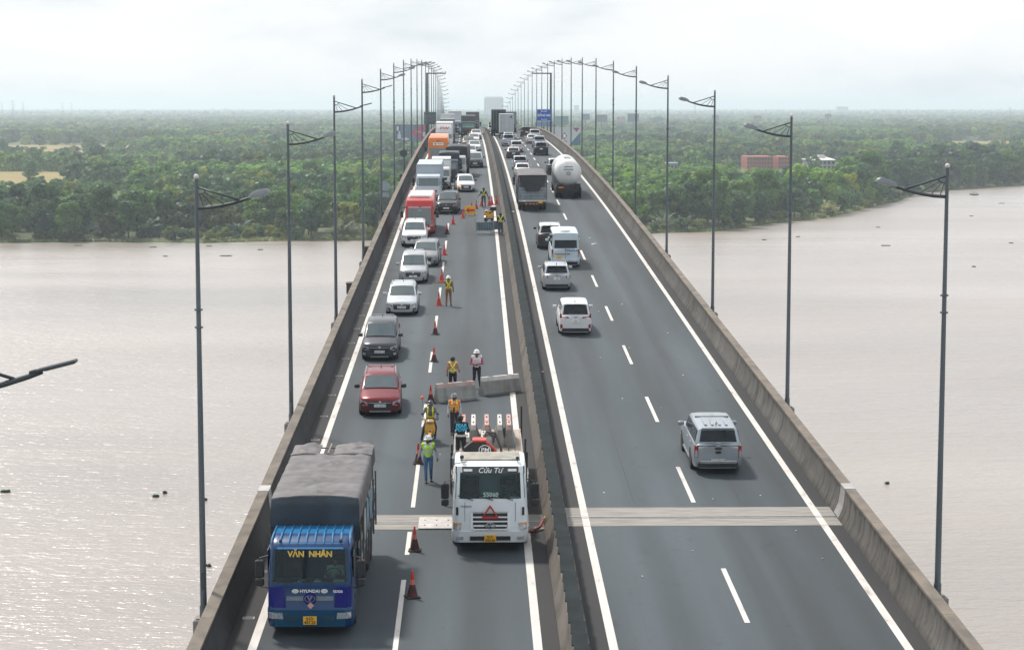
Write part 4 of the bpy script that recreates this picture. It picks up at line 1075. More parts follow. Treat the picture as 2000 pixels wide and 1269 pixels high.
tp = N('ShaderNodeBsdfTransparent'); tp.inputs[0].default_value = (.50, .66, .66, 1); gg = N('ShaderNodeBsdfGlossy'); gg.inputs['Roughness'].default_value = .03; gg.inputs['Color'].default_value = (.75, .95, 1, 1)
lw = N('ShaderNodeFresnel'); lw.inputs['IOR'].default_value = 1.4; ms = N('ShaderNodeMixShader'); t.links.new(lw.outputs[0], ms.inputs[0]); t.links.new(tp.outputs[0], ms.inputs[1]); t.links.new(gg.outputs[0], ms.inputs[2])
t.links.new(ms.outputs[0], [n_ for n_ in t.nodes if n_.type == 'OUTPUT_MATERIAL'][0].inputs[0])
def dressing(cab, W, z_ws0, z_ws1, tilt_w=.9, wiper=True, clear=False):
    w = W/2
    ws = cab.patch('windscreen', [(-w*tilt_w, z_ws0), (w*tilt_w, z_ws0), (w*tilt_w*.97, z_ws1), (-w*tilt_w*.97, z_ws1)], screen if clear else glass, .014)
    if clear:
        inn = mat('cab_interior', (.03, .032, .034), .9, var=.3, scale=4)
        zf = z_ws0 - .04
        MB().box(-w*.9, w*.9, cab.F - .75, cab.F - .16, zf - .3, zf, c=.05).build('dashboard', inn, cab.root)
        for x in (-.62, .62): MB().box(x - .27, x + .27, cab.F - 1.65, cab.F - 1.45, zf - .55, zf + .42, c=.06).box(x - .27, x + .27, cab.F - 1.5, cab.F - .95, zf - .6, zf - .42, c=.05).build('seat', mat('seat_maroon', (.07, .03, .035), .9, var=.2, scale=5), cab.root)
        o = MB().lathe([(.21, -.02), (.235, 0), (.21, .02), (.19, 0)], n=18, caps=False).build('steering_wheel', dark, cab.root, loc=(-.62, cab.F - .72, zf + .12)); o.rotation_euler = (-.5, 0, 0)
        for x in (-.95, .95): MB().box(x - .03, x + .03, cab.F - 1.75, cab.F - .8, zf + .1, zf + .75, c=.02).build('door_curtain', mat('seat_maroon', (.07, .03, .035)), cab.root)
        for x, s_ in ((-.8, .16), (-.2, .10), (.25, .12)): MB().box(x - s_, x + s_, cab.F - .42, cab.F - .26, zf, zf + .03).build('dash_paper', mat('paper', (.4, .5, .5), .7), cab.root)
    if wiper:
        for x in (-.75, -.1, .55):
            MB().tube([(x, cab.fy(x, z_ws0) + .04, z_ws0 - .05), (x + .5, cab.fy(x + .5, z_ws0 + .12) + .04, z_ws0 + .10)], .014, 5).build('wiper', dark, cab.root)
    for s in (1, -1):
        MB().box(s*(w + .004) - .01, s*(w + .004) + .01, cab.F - 1.35, cab.F - .4, z_ws0 + .05, z_ws1 - .05, c=.006).build('side_window', glass, cab.root)
        MB().box(s*(w + .012) - .012, s*(w + .012) + .012, cab.F - 1.3, cab.F - 1.15, z_ws0 - .2, z_ws0 - .14, c=.008).build('door_handle', dark, cab.root)
    return ws
# ---------------------------------------------------------------- blue lorry under a grey tarpaulin
def blue_lorry():
    L = 9.2; F = L/2; W = 2.42
    root = truck_root('lorry', 'blue lorry with sagging grey tarpaulin leading beside the cones', 'lorry', -4.62, 55.1, True, L, yaw=-.012)
    bl = paint('truck_blue', (.004, .038, .125), .1); bl2 = paint('truck_blue_side', (.008, .012, .17), .1); bt = paint('truck_teal', (.010, .075, .16), .1); roofb = paint('truck_roof', (.02, .16, .36), .1)
    w = W/2
    cab = Cab(root, F, [(.30, .03, w*.985), (.34, .0, w), (.80, -.02, w), (.86, .02, w*.985), (1.45, .05, w*.985), (1.58, .07, w*.985), (2.46, .34, w*.95), (2.56, .42, w*.945), (2.66, .60, w*.93), (2.74, 1.0, w*.9)], bl, .17, hole=(1.58, 2.46))
    cab.bar('bumper', -w*.99, w*.99, .30, .80, bt, .035, n=11)
    for s in (1, -1):
        q = [(s*.56*w, .86), (s*.96*w, .86), (s*.96*w, 1.44), (s*.60*w, 1.44)]
        cab.patch('corner_panel', q, bl2, .016)
        cab.patch('headlight', [(s*.62*w, .54), (s*.96*w, .56), (s*.96*w, .73), (s*.64*w, .72)], lampglass, .05)
        cab.patch('bumper_recess', [(s*.3*w, .46), (s*.58*w, .46), (s*.56*w, .64), (s*.26*w, .62)], mat('teal_dark', (.012, .05, .09), .5), .042)
    ws = dressing(cab, W, 1.57, 2.46, clear=True)
    cab.bar('brow', -w*.93, w*.93, 2.465, 2.60, roofb, .012, n=11)
    text('VĂN  NHÂN', .225, mat('gold_ink', (.62, .42, .07), .5), root, (0, cab.fy(0, 2.33) + .03, 2.33), (PI/2 - .3, 0, PI), bold=.008)
    text('HYUNDAI', .125, white_ink, root, (0, cab.fy(0, 1.3) + .03, 1.33), (PI/2, 0, PI), bold=.003)
    for s in (1, -1):
        ob = MB().lathe([(.085, 0), (.085, .012), (.062, .014), (.062, .0)], axis='y', n=14).build('oval_badge', white_ink, root, loc=(s*.41, cab.fy(.4, 1.33) + .014, 1.33), scale=(1.15, 1, .72))
        text('H', .10, white_ink, root, (s*.41, cab.fy(.4, 1.33) + .03, 1.33), (PI/2, 0, PI), shear=-.3)
    text('ED320', .095, white_ink, root, (-.80, cab.fy(.8, 1.32) + .03, 1.32), (PI/2, 0, PI), shear=-.25, bold=.003)
    cab.bar('badge_bar', -.66, .66, 1.06, 1.18, mat('bar_grey', (.20, .24, .28), .4, .4), .022, n=6)
    MB().lathe([(.185, 0), (.185, .02), (.001, .03)], axis='y', n=20).build('badge_disc', bl2, root, loc=(0, cab.fy(0, 1.1) + .02, 1.12))
    text('V', .20, chrome, root, (0, cab.fy(0, 1.1) + .055, 1.12), (PI/2, 0, PI), sx=1.2, bold=.008)
    MB().lathe([(.125, 0), (.125, .012), (.105, .012), (.105, 0)], axis='y', n=18, caps=False).build('badge_ring', chrome, root, loc=(0, cab.fy(0, 1.1) + .05, 1.12), scale=(1.25, 1, .8))
    o = MB().box(-.07, .07, -.006, .006, -.07, .07).build('warning_diamond', mat('diamond', (.55, .35, .32), .5), root, loc=(-.02, cab.fy(0, .92) + .03, .92)); o.rotation_euler = (0, PI/4, 0)
    plate2(root, F + .035, .50, ('51D', '457.25'))
    # ribbed roof
    rows = []
    for i in range(10):
        x = lerp(-.92, .92, i / 9)
        MB().tube([(x*w, cab.fy(0, 2.57) - .02, 2.59), (x*w*.99, F - .62, 2.695), (x*w*.97, F - 1.0, 2.765), (x*w*.97, F - 1.75, 2.775)], [.015, .03, .03, .03], 6).build('roof_rib', roofb, root)
    MB().box(-w*.93, w*.93, F - 1.85, F - .98, 2.70, 2.752, c=.03).build('roof_panel', roofb, root)
    for x in (-.85, .85): MB().box(x - .04, x + .04, F - .55, F - .47, 2.60, 2.70, c=.02).build('marker_lamp', dark, root)
    cab.mirror(2.0, w)
    frame(root, F, L, W, (F - 1.35, -F + 2.2, -F + 1.1), (1, 2))
    y0, y1 = -F + .05, F - 2.0
    wood = [mat('board_grey', (.10, .095, .09), .8, var=.3, scale=2, stretch=(1, .3, 1)), mat('board_blue', (.05, .12, .18), .7, var=.3, scale=2), mat('board_white', (.36, .36, .35), .7, var=.2, scale=2)]
    staked_body(root, F, W + .1, y0, y1, 1.05, 2.2, mat('stake_steel', (.12, .12, .12), .6, .4), wood)
    zt = 3.58
    # hoops and ridge bars, open at the back
    for i in range(7):
        y = lerp(y0 + .05, y1 - .05, i / 6)
        MB().tube([(-W/2, y, 2.2), (-W/2, y, zt - .2), (-W/2 + .12, y, zt - .13), (W/2 - .12, y, zt - .13), (W/2, y, zt - .2), (W/2, y, 2.2)], .024, 6).build('hoop', mat('hoop_wood', (.22, .15, .11), .7, var=.3), root)
    MB().tube([(.1, y0, zt + .0), (.1, y0 + 1.5, zt + .0)], .03, 6).build('ridge_pole', mat('hoop_wood', (.22, .15, .11)), root)
    MB().box(-W/2 + .04, W/2 - .04, y0 + .1, y1, 1.06, 1.9).build('load', mat('load_dark', (.03, .03, .032), .8), root)
    o = tarp_sheet(-W/2 - .05, W/2 + .05, y0 + 1.45, y1 + .02, zt, .85, .75, nx=30, ny=44, seed=2, amp=.055, ripple=1.25).build('tarpaulin', [tarp_g, tarp_d], root, True)  # front skirt in the dark sheet: navy cloth, shade included in its colour
    # gathered folds over the rear bay, leaving a gap by the ridge pole
    for (xa, xb, sd) in ((-W/2 - .05, -.08, 5), (.42, W/2 + .05, 9)):
        mb = tarp_sheet(xa, xb, y0 - .05, y0 + 1.55, zt + .01, .05, .02, nx=14, ny=26, seed=sd, amp=.085, ripple=1.7)
        mb.build('gathered_fold', tarp_g, root, True)
    for s in (1, -1):
        MB().loft([[(s*(W/2 + .06), y, zt - .1), (s*(W/2 + .09), y, zt - .55 - .12*noise.noise((y, s, 0)))] for y in [lerp(y0, y0 + 1.5, k/8) for k in range(9)]], closed=False, caps=False).build('side_flap', tarp_k, root, True)
    # dark front curtain of the load space behind the cab
    o = MB().loft([[(x, y1 + .03 + .05*math.sin(x*3), z) for x in [lerp(-W/2 - .05, W/2 + .05, k/10) for k in range(11)]] for z in (2.3, 2.75, 3.05)], closed=False, caps=False).build('front_curtain', tarp_d, root, True)
    for yy, cc in ((-1.6, 0), (-.2, 1), (1.0, 2)):
        MB().lathe([(.42, 0), (.42, .012)], axis='x', n=18).build('hanging_sheet', mat('sheet_blue', (.14, .27, .36), .6) if cc != 2 else wood[2], root, loc=(-W/2 - .13, yy, 2.35), scale=(1, .9, 1.2))
    return root
blue_root = blue_lorry()
# ---------------------------------------------------------------- white flatbed carrying barriers
def flatbed():
    L = 12.9; F = L/2; W = 2.5; w = W/2
    root = truck_root('flatbed_lorry', 'white flatbed crane lorry loaded with upright concrete barriers', 'lorry', .47, 63.9, True, L)
    wh = paint('truck_white', (.64, .69, .72), .0); wh2 = paint('truck_white_low', (.70, .74, .76), .0)
    cab = Cab(root, F, [(.34, .05, w*.97), (.42, .0, w), (.78, -.03, w*1.0), (1.0, .0, w*.985), (1.70, .06, w*.97), (1.80, .08, w*.965), (2.62, .30, w*.94), (2.80, .38, w*.93), (2.90, .62, w*.91)], wh, .2, depth=2.1, hole=(1.80, 2.62))
    cab.bar('bumper', -w*.99, w*.99, .36, .74, wh2, .04, n=11)
    cab.bar('bumper_slot', -.66, .66, .43, .57, dark, .05, n=4)
    ws = dressing(cab, W, 1.80, 2.58, .91, clear=True)
    cab.bar('sun_visor', -w*.90, w*.90, 2.58, 2.80, mat('visor_dark', (.03, .045, .05), .4), .03, n=7)
    text('Cửu Tư', .24, white_ink, root, (.0, cab.fy(0, 2.7) + .09, 2.69), (PI/2 - .38, 0, PI), shear=.25, bold=.003)
    for s in (1, -1): cab.bar('sticker', s*.72 - .14, s*.72 + .14, 2.66, 2.73, white_ink, .045, n=1)
    text('55060', .20, mat('ink_pale', (.45, .6, .55), .5), root, (-.02, cab.fy(0, 1.92) + .03, 1.92), (PI/2 - .26, 0, PI), bold=.002)
    text('POWERTEC', .07, ink, root, (.78, cab.fy(.8, 1.55) + .02, 1.55), (PI/2, 0, PI), shear=.2)
    text('Giao nhận', .07, ink, root, (-.80, cab.fy(.8, 1.55) + .02, 1.55), (PI/2, 0, PI), shear=.3) if False else None
    cab.patch('grille', [(-.62, 1.36), (.62, 1.36), (.56, .90), (.48, .76), (-.48, .76), (-.56, .90)], dark, .02)
    for z in (1.35, 1.20, 1.06, .92, .80):
        k = .62 if z > 1 else .55
        cab.bar('grille_bar', -k, k, z - .022, z + .022, wh2 if z < 1.3 else chrome, .045, n=4)
    for s in (1, -1):
        cab.bar('grille_side', s*.60 - .035, s*.60 + .035, .80, 1.36, wh2, .046, n=1)
        cab.patch('headlight', [(s*.78*w, .78), (s*.97*w, .80), (s*.97*w, 1.02), (s*.74*w, 1.02)], lampglass, .03)
        cab.patch('indicator', [(s*.80*w, .96), (s*.965*w, .96), (s*.965*w, 1.01), (s*.78*w, 1.01)], amber, .036)
        cab.patch('fog_lamp', [(s*.70*w, .46), (s*.88*w, .46), (s*.88*w, .56), (s*.70*w, .56)], lampglass, .052)
        cab.bar('air_slot', s*.86*w - .04, s*.86*w + .04, 1.26, 1.52, dark, .022, n=1)
        cab.bar('panel_seam', s*.66*w - .008, s*.66*w + .008, 1.05, 1.68, mat('seam_grey', (.2, .23, .25), .5), .012, n=1)
    MB().lathe([(.16, 0), (.16, .02), (.125, .022), (.125, 0)], axis='y', n=18, caps=False).build('oval_badge', chrome, root, loc=(0, F + .07, .93), scale=(1.1, 1, .66))
    text('H', .2, chrome, root, (0, F + .075, .93), (PI/2, 0, PI), shear=-.35, bold=.006)
    # red warning triangle
    p = [Vector((0, F + .03, 1.58)), Vector((-.24, F + .03, 1.20)), Vector((.24, F + .03, 1.20))]
    mb = MB()
    for i in range(3): mb.tube([p[i], p[(i+1) % 3]], .028, 5)
    mb.box(-.27, .27, F + .01, F + .05, 1.15, 1.21).build('warning_triangle', mat('triangle_red', (.45, .03, .03), .5), root)
    plate2(root, F + .045, .50, ('51C', '550.60'))
    cab.mirror(2.1, w)
    # roof hatch panel made of slats, lamps and horns
    slat = mat('roof_slat', (.30, .285, .25), .7, var=.2, scale=3)
    for i in range(4): MB().box(-.98, .98, F - 1.85 + i*.28, F - 1.60 + i*.28, 2.90, 2.955, c=.012).build('roof_slat', slat, root)
    MB().tube([(.92, F - .62, 2.9), (.92, F - .62, 3.06)], .012, 5).sphere((.92, F - .62, 3.06), .07).build('beacon', dark, root)
    MB().tube([(-.9, F - .62, 2.9), (-.9, F - .62, 3.0)], .012, 5).sphere((-.9, F - .62, 3.02), .06).build('beacon', dark, root)
    MB().tube([(.75, F - .42, 2.95), (1.15, F - .35, 2.90), (1.25, F - .45, 2.7)], .015, 5).build('aerial', dark, root)
    MB().box(.72, 1.26, F - 2.85, F - 2.12, 2.3, 2.80, c=.16).build('air_tank', mat('tank_grey', (.11, .13, .15), .5), root)
    frame(root, F, L, W, (F - 1.45, F - 3.2, -F + 2.9, -F + 1.6), (2, 3), wr=.51, z=1.15)
    # bed of planks
    yb0, yb1 = -F, F - 4.1; zb = 1.40
    MB().box(-w, w, yb0, yb1, zb - .22, zb - .045, c=.01).build('bed_frame', chassis, root)
    plank = [mat('plank_%d' % i, c_, .85, var=.25, scale=3, stretch=(1, .3, 1), detail=6) for i, c_ in enumerate(((.33, .28, .24), (.27, .235, .21), (.36, .31, .265)))]
    for i in range(10):
        x0 = lerp(-w, w, i/10)
        MB().box(x0 + .008, x0 + .242, yb0, yb1, zb - .045, zb - .006*(i % 2), c=.006).build('bed_plank', plank[i % 3], root)
    edge = mat('bed_edge', (.30, .27, .24), .7, var=.2)
    for s in (1, -1):
        MB().box(s*w - .03, s*w + .03, yb0, yb1, zb - .2, zb + .03, c=.01).build('bed_edge', edge, root)
    for s, y in ((1, yb1 - .05), (1, yb1 - 1.3), (1, yb1 + .9), (-1, yb1 - .05), (-1, yb0 + .6), (-1, yb1 - 2.2), (1, yb0 + .8)):
        MB().box(s*(w + .05) - .035, s*(w + .05) + .035, y - .035, y + .035, zb - .2, zb + 1.05, c=.01).build('stake', dark, root)
    # loading crane folded behind the cab
    yk = F - 3.05
    black = mat('crane_black', (.012, .013, .016), .4, var=.2); redm = mat('crane_red', (.50, .05, .03), .45, var=.15)
    MB().box(-.95, .95, yk - .35, yk + .35, 1.1, 1.75, c=.05).build('crane_base', black, root)
    prof = [(.85, 1.65), (.86, 2.90), (.62, 3.10), (.12, 3.08), (-.12, 2.86), (-.42, 2.30), (-.80, 1.70)]
    MB().prism(prof, 'y', yk + .12, yk + .40).build('crane_side_plate', black, root)
    MB().tube([(.08, yk + .40, 3.12), (-.16, yk + .40, 2.88), (-.46, yk + .40, 2.32), (-.84, yk + .40, 1.72)], .045, 6).build('crane_edge', redm, root)
    MB().box(.10, .58, yk - .1, yk + .38, 3.10, 3.18, c=.02).build('crane_boom_cap', redm, root)
    MB().box(-.1, .5, yk - 1.25, yk - .1, 2.45, 2.95, c=.04).build('crane_boom', black, root)
    MB().tube([(.3, yk - .2, 2.9), (.1, yk - .6, 3.25), (-.2, yk - .7, 3.2), (-.4, yk - .6, 2.7), (-.45, yk - .3, 2.1)], .045, 6).tube([(.35, yk - .3, 2.9), (.05, yk - .8, 3.15), (-.3, yk - .8, 3.0), (-.5, yk - .6, 2.3)], .03, 6).build('hydraulic_hose', mat('hose', (.07, .065, .055), .7), root, True)
    MB().lathe([(.21, 0), (.21, .012), (.185, .012), (.185, 0)], axis='y', n=20, caps=False).build('crane_badge', white_ink, root, loc=(.16, yk + .41, 2.84), scale=(1, 1, .85))
    text('PM', .22, white_ink, root, (.16, yk + .42, 2.84), (PI/2, 0, PI), bold=.004, shear=.15)
    return root, F, zb
flat_root, flat_F, flat_zb = flatbed()
# ---------------------------------------------------------------- other goods lorries
def lorry(label, X, Y, back, L, W, cabcol, cargo, zt, ccol, zw=(1.55, 2.35), cabz=2.65, lower=None, yaw=0, mark=None, name='lorry', deflector=None, det=True):
    F = L/2; w = W/2
    root = truck_root(name, label, 'lorry', X, Y, back, L, yaw)
    cm = paint('cab_%.2f_%.2f_%.2f' % cabcol, cabcol, .05)
    cab = Cab(root, F, [(.36, .05, w*.97), (.42, .0, w*.99), (.85, -.01, w*.99), (zw[0] - .05, .05, w*.97), (zw[0], .06, w*.97), (zw[1], .26, w*.94), (cabz - .12, .33, w*.93), (cabz, .6, w*.9)], cm, .18, depth=1.75)
    if back:
        dressing(cab, W, zw[0] + .02, zw[1], .9, False)
        lm = paint('low_%.2f_%.2f_%.2f' % lower, lower, .05) if lower else dark
        cab.bar('bumper', -w*.98, w*.98, .40, .78, lm, .03, n=9)
        cab.patch('grille', [(-.6*w, .95), (.6*w, .95), (.7*w, 1.22), (-.7*w, 1.22)], dark, .016)
        for s in (1, -1): cab.patch('headlight', [(s*.62*w, .56), (s*.95*w, .58), (s*.95*w, .76), (s*.66*w, .76)], lampglass, .045)
        plate2(root, F + .03, .55, (), True)
    cab.mirror(zw[1] - .15, w)
    frame(root, F, L, W, (F - 1.15, -F + 1.5), (1,), wr=.46)
    y0, y1 = -F + .05, F - 1.85; zb = 1.05
    if cargo == 'box':
        bm = mat('box_%.2f_%.2f_%.2f' % ccol, ccol, .5, var=.06, scale=.8)
        MB().box(-w, w, y0, y1, zb, zt, c=.04).build('cargo_box', bm, root)
        if det:
            for i in range(17):
                x = lerp(-w + .1, w - .1, i / 16)
                MB().box(x - .025, x + .025, y1, y1 + .025, zb + .6, zt - .12, c=.008).build('corrugation', bm, root)
            for s in (1, -1):
                for i in range(24):
                    y = lerp(y0 + .15, y1 - .15, i / 23)
                    MB().box(s*w - .012, s*w + .022, y - .045, y + .045, zb + .1, zt - .1, c=.008).build('corrugation', bm, root)
        trim = mat('box_trim', (.30, .31, .32), .5, .3)
        MB().box(-w - .02, w + .02, y1 - .03, y1 + .03, zt - .09, zt + .02, c=.01).box(-w - .02, w + .02, y0 - .03, y0 + .03, zt - .09, zt + .02, c=.01).build('corner_trim', trim, root)
        if not back:
            for s in (1, -1):
                MB().box(min(s*.02, s*(w - .05)), max(s*.02, s*(w - .05)), y0 - .035, y0 - .004, zb + .08, zt - .12, c=.008).build('rear_door', bm, root)
                for q in (.35, .75): MB().tube([(s*w*q, y0 - .06, zb + .1), (s*w*q, y0 - .06, zt - .15)], .018, 5).build('lock_rod', trim, root)
    elif cargo in ('tarp', 'tarpfront'):
        tm = ccol
        staked_body(root, F, W, y0, y1, zb, 2.1, mat('stake_steel', (.12, .12, .12), .6, .4), [mat('board_steel', (.24, .27, .29), .6, .2, var=.2, scale=2), mat('board_grey', (.10, .095, .09))])
        MB().box(-w + .03, w - .03, y0 + .06, y1 - .03, zb, 2.3).build('load', mat('load_dark', (.03, .03, .032), .8), root)
        tarp_sheet(-w - .03, w + .03, y0, y1, zt, 1.0 if cargo == 'tarpfront' else .8, 1.2, seed=Y, amp=.02).build('tarpaulin', tm, root, True)
        MB().box(-w + .01, w - .01, y0 + .05, y1 - .01, 2.05, zt - .12, c=.05).build('hoop_cover', tm, root)
    return root, cab, F, w, y0, y1
lorry('white box lorry with ribbed van body behind the red coach', -4.30, 187.0, True, 9.4, 2.35, (.52, .58, .62), 'box', 3.50, (.40, .47, .53), zw=(1.60, 2.35), yaw=-.01)
lorry('small lorry with white roofed body wedged behind the ribbed box lorry', -3.45, 203.5, True, 6.6, 1.95, (.60, .62, .63), 'box', 3.0, (.58, .59, .60), zw=(1.35, 2.0), cabz=2.25, det=False)
lorry('dark blue lorry beside the white roofed small lorry', -2.75, 214.0, True, 6.8, 2.1, (.03, .045, .075), 'tarp', 3.05, tarp_d, zw=(1.4, 2.1), cabz=2.4, lower=(.03, .03, .04))
lorry('white cabbed lorry with tall black tarpaulin behind the indicating crossover', -1.88, 221.0, True, 8.2, 2.3, (.50, .53, .55), 'tarpfront', 3.35, tarp_k, zw=(1.45, 2.15), cabz=2.4, lower=(.04, .045, .05), yaw=-.05)
r, cab, F, w, y0, y1 = lorry('white lorry with tall roof deflector and orange lettering', -4.2, 285.0, True, 10.5, 2.45, (.58, .60, .62), 'box', 3.85, (.55, .56, .57), zw=(1.65, 2.30), cabz=2.6, det=False)
rg = [[(-w*k, F - o - .0, z), (w*k, F - o, z), (w*k, F - 1.8, z), (-w*k, F - 1.8, z)] for z, o, k in ((2.55, .36, .93), (3.2, .62, .90), (3.7, 1.0, .86))]
MB().loft(rg).build('roof_deflector', paint('deflector', (.62, .63, .65)), r)
text('EW', .62, mat('ink_orange', (.62, .16, .04), .5), r, (0, F - .50, 3.10), (PI/2 + .4, 0, PI), sx=1.35, bold=.02, shear=.2)
lorry('grey green lorry with dark boarded van body in the far left queue', -4.1, 315.0, True, 9, 2.4, (.16, .19, .2), 'box', 3.7, (.17, .19, .2), cabz=2.6, det=False)
lorry('white lorry with blue visor cresting the bridge', -4.3, 345.0, True, 9, 2.45, (.55, .57, .6), 'box', 4.0, (.50, .53, .56), cabz=2.9, lower=(.1, .25, .4), det=False)
r, cab, F, w, y0, y1 = lorry('dark lorry with green windscreen banner at the crest', -.75, 352.0, True, 10, 2.5, (.06, .075, .08), 'box', 3.75, (.09, .11, .12), zw=(1.6, 2.4), cabz=2.75, det=False)
cab.bar('screen_banner', -.95, .95, 1.70, 1.95, mat('banner_green', (.12, .42, .27), .5), .03, n=3)
cab.patch('red_panel', [(-.9, 1.1), (-.2, 1.1), (-.2, 1.4), (-.9, 1.4)], mat('triangle_red', (.45, .03, .03)), .03)
lorry('tall dark container lorry just behind the green bannered lorry', .1, 375.0, True, 11, 2.5, (.05, .06, .065), 'box', 4.2, (.13, .135, .13), det=False)
lorry('pale blue lorry hull down beyond the crest of the queue', -3.2, 372.0, True, 10, 2.45, (.35, .42, .5), 'box', 4.3, (.50, .52, .54), det=False)
# departing lorries
r, cab, F, w, y0, y1 = lorry('grey tarpaulin lorry with dark flap hanging over its tailboard', 5.16, 179.0, False, 9.8, 2.5, (.10, .12, .13), 'tarp', 3.25, tarp_g, cabz=2.7)
steel_b = mat('tailboard_steel', (.23, .27, .30), .5, .3, var=.2, scale=2.5)
for i in range(4): MB().box(-w, w, -F - .0, -F + .04, 1.06 + i*.27, 1.30 + i*.27, c=.01).build('tailboard', steel_b, r)
for x in (-w + .05, 0, w - .05): MB().box(x - .035, x + .035, -F - .03, -F + .01, 1.0, 3.0 if x else 2.15, c=.01).build('tail_post', steel_b, r)
flap = [[(x*w, -F - .06 - .03*math.sin(x*7), zz) for x in (-.92, -.6, -.3, 0, .3, .6, .92)] for zz in (3.18, 2.9)]
flap.append([(x*w*.82, -F - .10 - .04*math.sin(x*9), 2.5) for x in (-.92, -.6, -.3, 0, .3, .6, .92)])
flap.append([(x*w*.5, -F - .12, 1.75) for x in (-.92, -.6, -.3, 0, .3, .6, .92)])
MB().loft(flap, closed=False, caps=False).build('rear_flap', tarp_k, r, True)
MB().box(-w, w, -F, -F + .12, .82, 1.0, c=.02).build('rear_beam', mat('beam_white', (.45, .47, .48), .5), r)
for x in (-.75, .70): MB().box(x - .15, x + .15, -F - .02, -F, .84, .97).build('stencil_panel', white_pl, r)
MB().box(-w*.9, w*.9, -F + .1, -F + .2, .5, .78, c=.02).build('under_run_bar', dark, r)
for x in (-.55, -.2, .1, .4): MB().box(x - .1, x + .1, -F + .075, -F + .105, .60, .70).build('rear_reflector', amber, r)
plate2(r, F - .0, .80, (), True, True, x=.72)
def tanker():
    L = 11.5; F = L/2; W = 2.5; w = W/2
    root = truck_root('tanker_lorry', 'white gas tanker with domed rear end', 'tanker', 9.02, 192.0, False, L)
    cm = paint('tanker_cab', (.2, .22, .24))
    cab = Cab(root, F, [(.4, 0, w), (1.6, .05, w*.97), (2.5, .3, w*.94), (2.75, .6, w*.9)], cm, .18)
    cab.mirror(2.1, w)
    frame(root, F, L, W, (F - 1.4, -F + 2.6, -F + 1.2), (1, 2), wr=.5)
    tm, t, b, N, nt, ramp, mix, bump, pos = node_mat('tank_white')
    b.inputs['Roughness'].default_value = .3; b.inputs['Coat Weight'].default_value = .4
    t.links.new(ramp(nt(pos, .9, (1, 1, .5), 6), [(.3, (.50, .52, .52)), (.6, (.68, .69, .69))]), b.inputs['Base Color'])
    rr_, zc = 1.27, 2.45
    n = 28; prof = [(.01, -F + .25)]
    for k in range(1, 8):
        a = PI/2*k/7; prof.append((rr_*math.sin(a), -F + .25 + .62*(1 - math.cos(a))))
    y1 = F - 2.1
    for k in range(7, -1, -1):
        a = PI/2*k/7; prof.append((max(.01, rr_*math.sin(a)), y1 - .5*(1 - math.cos(a)) + 0))
    MB().lathe(prof[:8] + [(rr_, y1 - .5)] + [(rr_*math.cos(PI/2*k/6), y1 - .5 + .5*math.sin(PI/2*k/6)) for k in range(1, 6)] + [(.01, y1)], (0, 0, zc), 'y', n).build('tank', tm, root, 50)
    for yy in (-F + .9, 0, y1 - .55): MB().lathe([(rr_ + .002, yy - .02), (rr_ + .015, yy - .02), (rr_ + .015, yy + .02), (rr_ + .002, yy + .02)], (0, 0, zc), 'y', n, caps=False).build('weld_band', tm, root)
    MB().lathe([(.001, .1), (.24, .1), (.24, 0), (.3, 0), (.3, -.1)], n=14).build('manhole', mat('manhole', (.45, .44, .4), .5, .3), root, loc=(0, -2.4, zc + rr_))
    MB().box(-.3, .3, -3.4, -1.4, zc + rr_ - .02, zc + rr_ + .05, c=.01).build('walkway', alloy, root)
    MB().box(-w, w, -F + .1, -F + .35, .55, 1.1, c=.03).build('rear_frame', chassis, root)
    for s in (1, -1):
        MB().box(s*.85 - .3, s*.85 + .3, -F, -F + .3, .95, 1.45, c=.03).build('mudguard', chassis, root)
        MB().box(s*.9 - .18, s*.9 + .18, -F + .07, -F + .1, .98, 1.06).build('tail_light', redlamp, root)
    MB().box(-.95, -.45, -F - .012, -F, 1.02, 1.14).build('orange_plate', amber, root)
    MB().box(-.4, .4, -F + .15, -F + .5, 1.1, 1.35, c=.05).build('valve_box', dark, root)
    y_t = lambda zz, xx=0: -F + .25 + .62*(1 - math.sqrt(max(0, 1 - ((zz - zc)**2 + xx*xx)/rr_**2))) - .02
    for zz, wd in ((3.05, .42), (2.80, .44)):
        MB().box(-wd, wd, y_t(zz, .3) - .02, y_t(zz) + .05, zz - .045, zz + .045).build('faded_lettering', mat('letter_grey', (.22, .24, .26), .6), root)
    o = MB().lathe([(.2, 0), (.2, .02), (.15, .02), (.15, 0)], axis='y', n=16, caps=False).build('round_emblem', mat('letter_grey', (.22, .24, .26)), root, loc=(0, y_t(2.42), 2.42))
    MB().box(-.1, .1, y_t(2.42) - .015, y_t(2.42) + .02, 2.39, 2.45).build('emblem_bar', mat('letter_grey', (.22, .24, .26)), root)
tanker()
r, cab, F, w, y0, y1 = lorry('white box lorry with round emblem on its rear doors', 5.75, 338.0, False, 9.5, 2.45, (.3, .32, .34), 'box', 4.15, (.42, .46, .48), det=False)
MB().lathe([(.2, 0), (.2, .015)], axis='y', n=16).build('door_emblem', mat('emblem_violet', (.12, .10, .22), .5), r, loc=(.72, -F + .0, 3.7))
lorry('very tall dark green lorry beside the white box lorry', 4.7, 358.0, False, 10.5, 2.5, (.03, .06, .06), 'box', 4.75, (.016, .034, .036), det=False)
lorry('grey framed container lorry over the crest of the bridge', 7.75, 402.0, False, 10, 2.5, (.2, .22, .24), 'box', 4.2, (.17, .2, .22), det=False)
car('car', 'white crossover seen between the median and the tall green lorry', 'car', 3.95, 392.0, False, 'suv', (.6, .6, .6), look='a', lod=1)
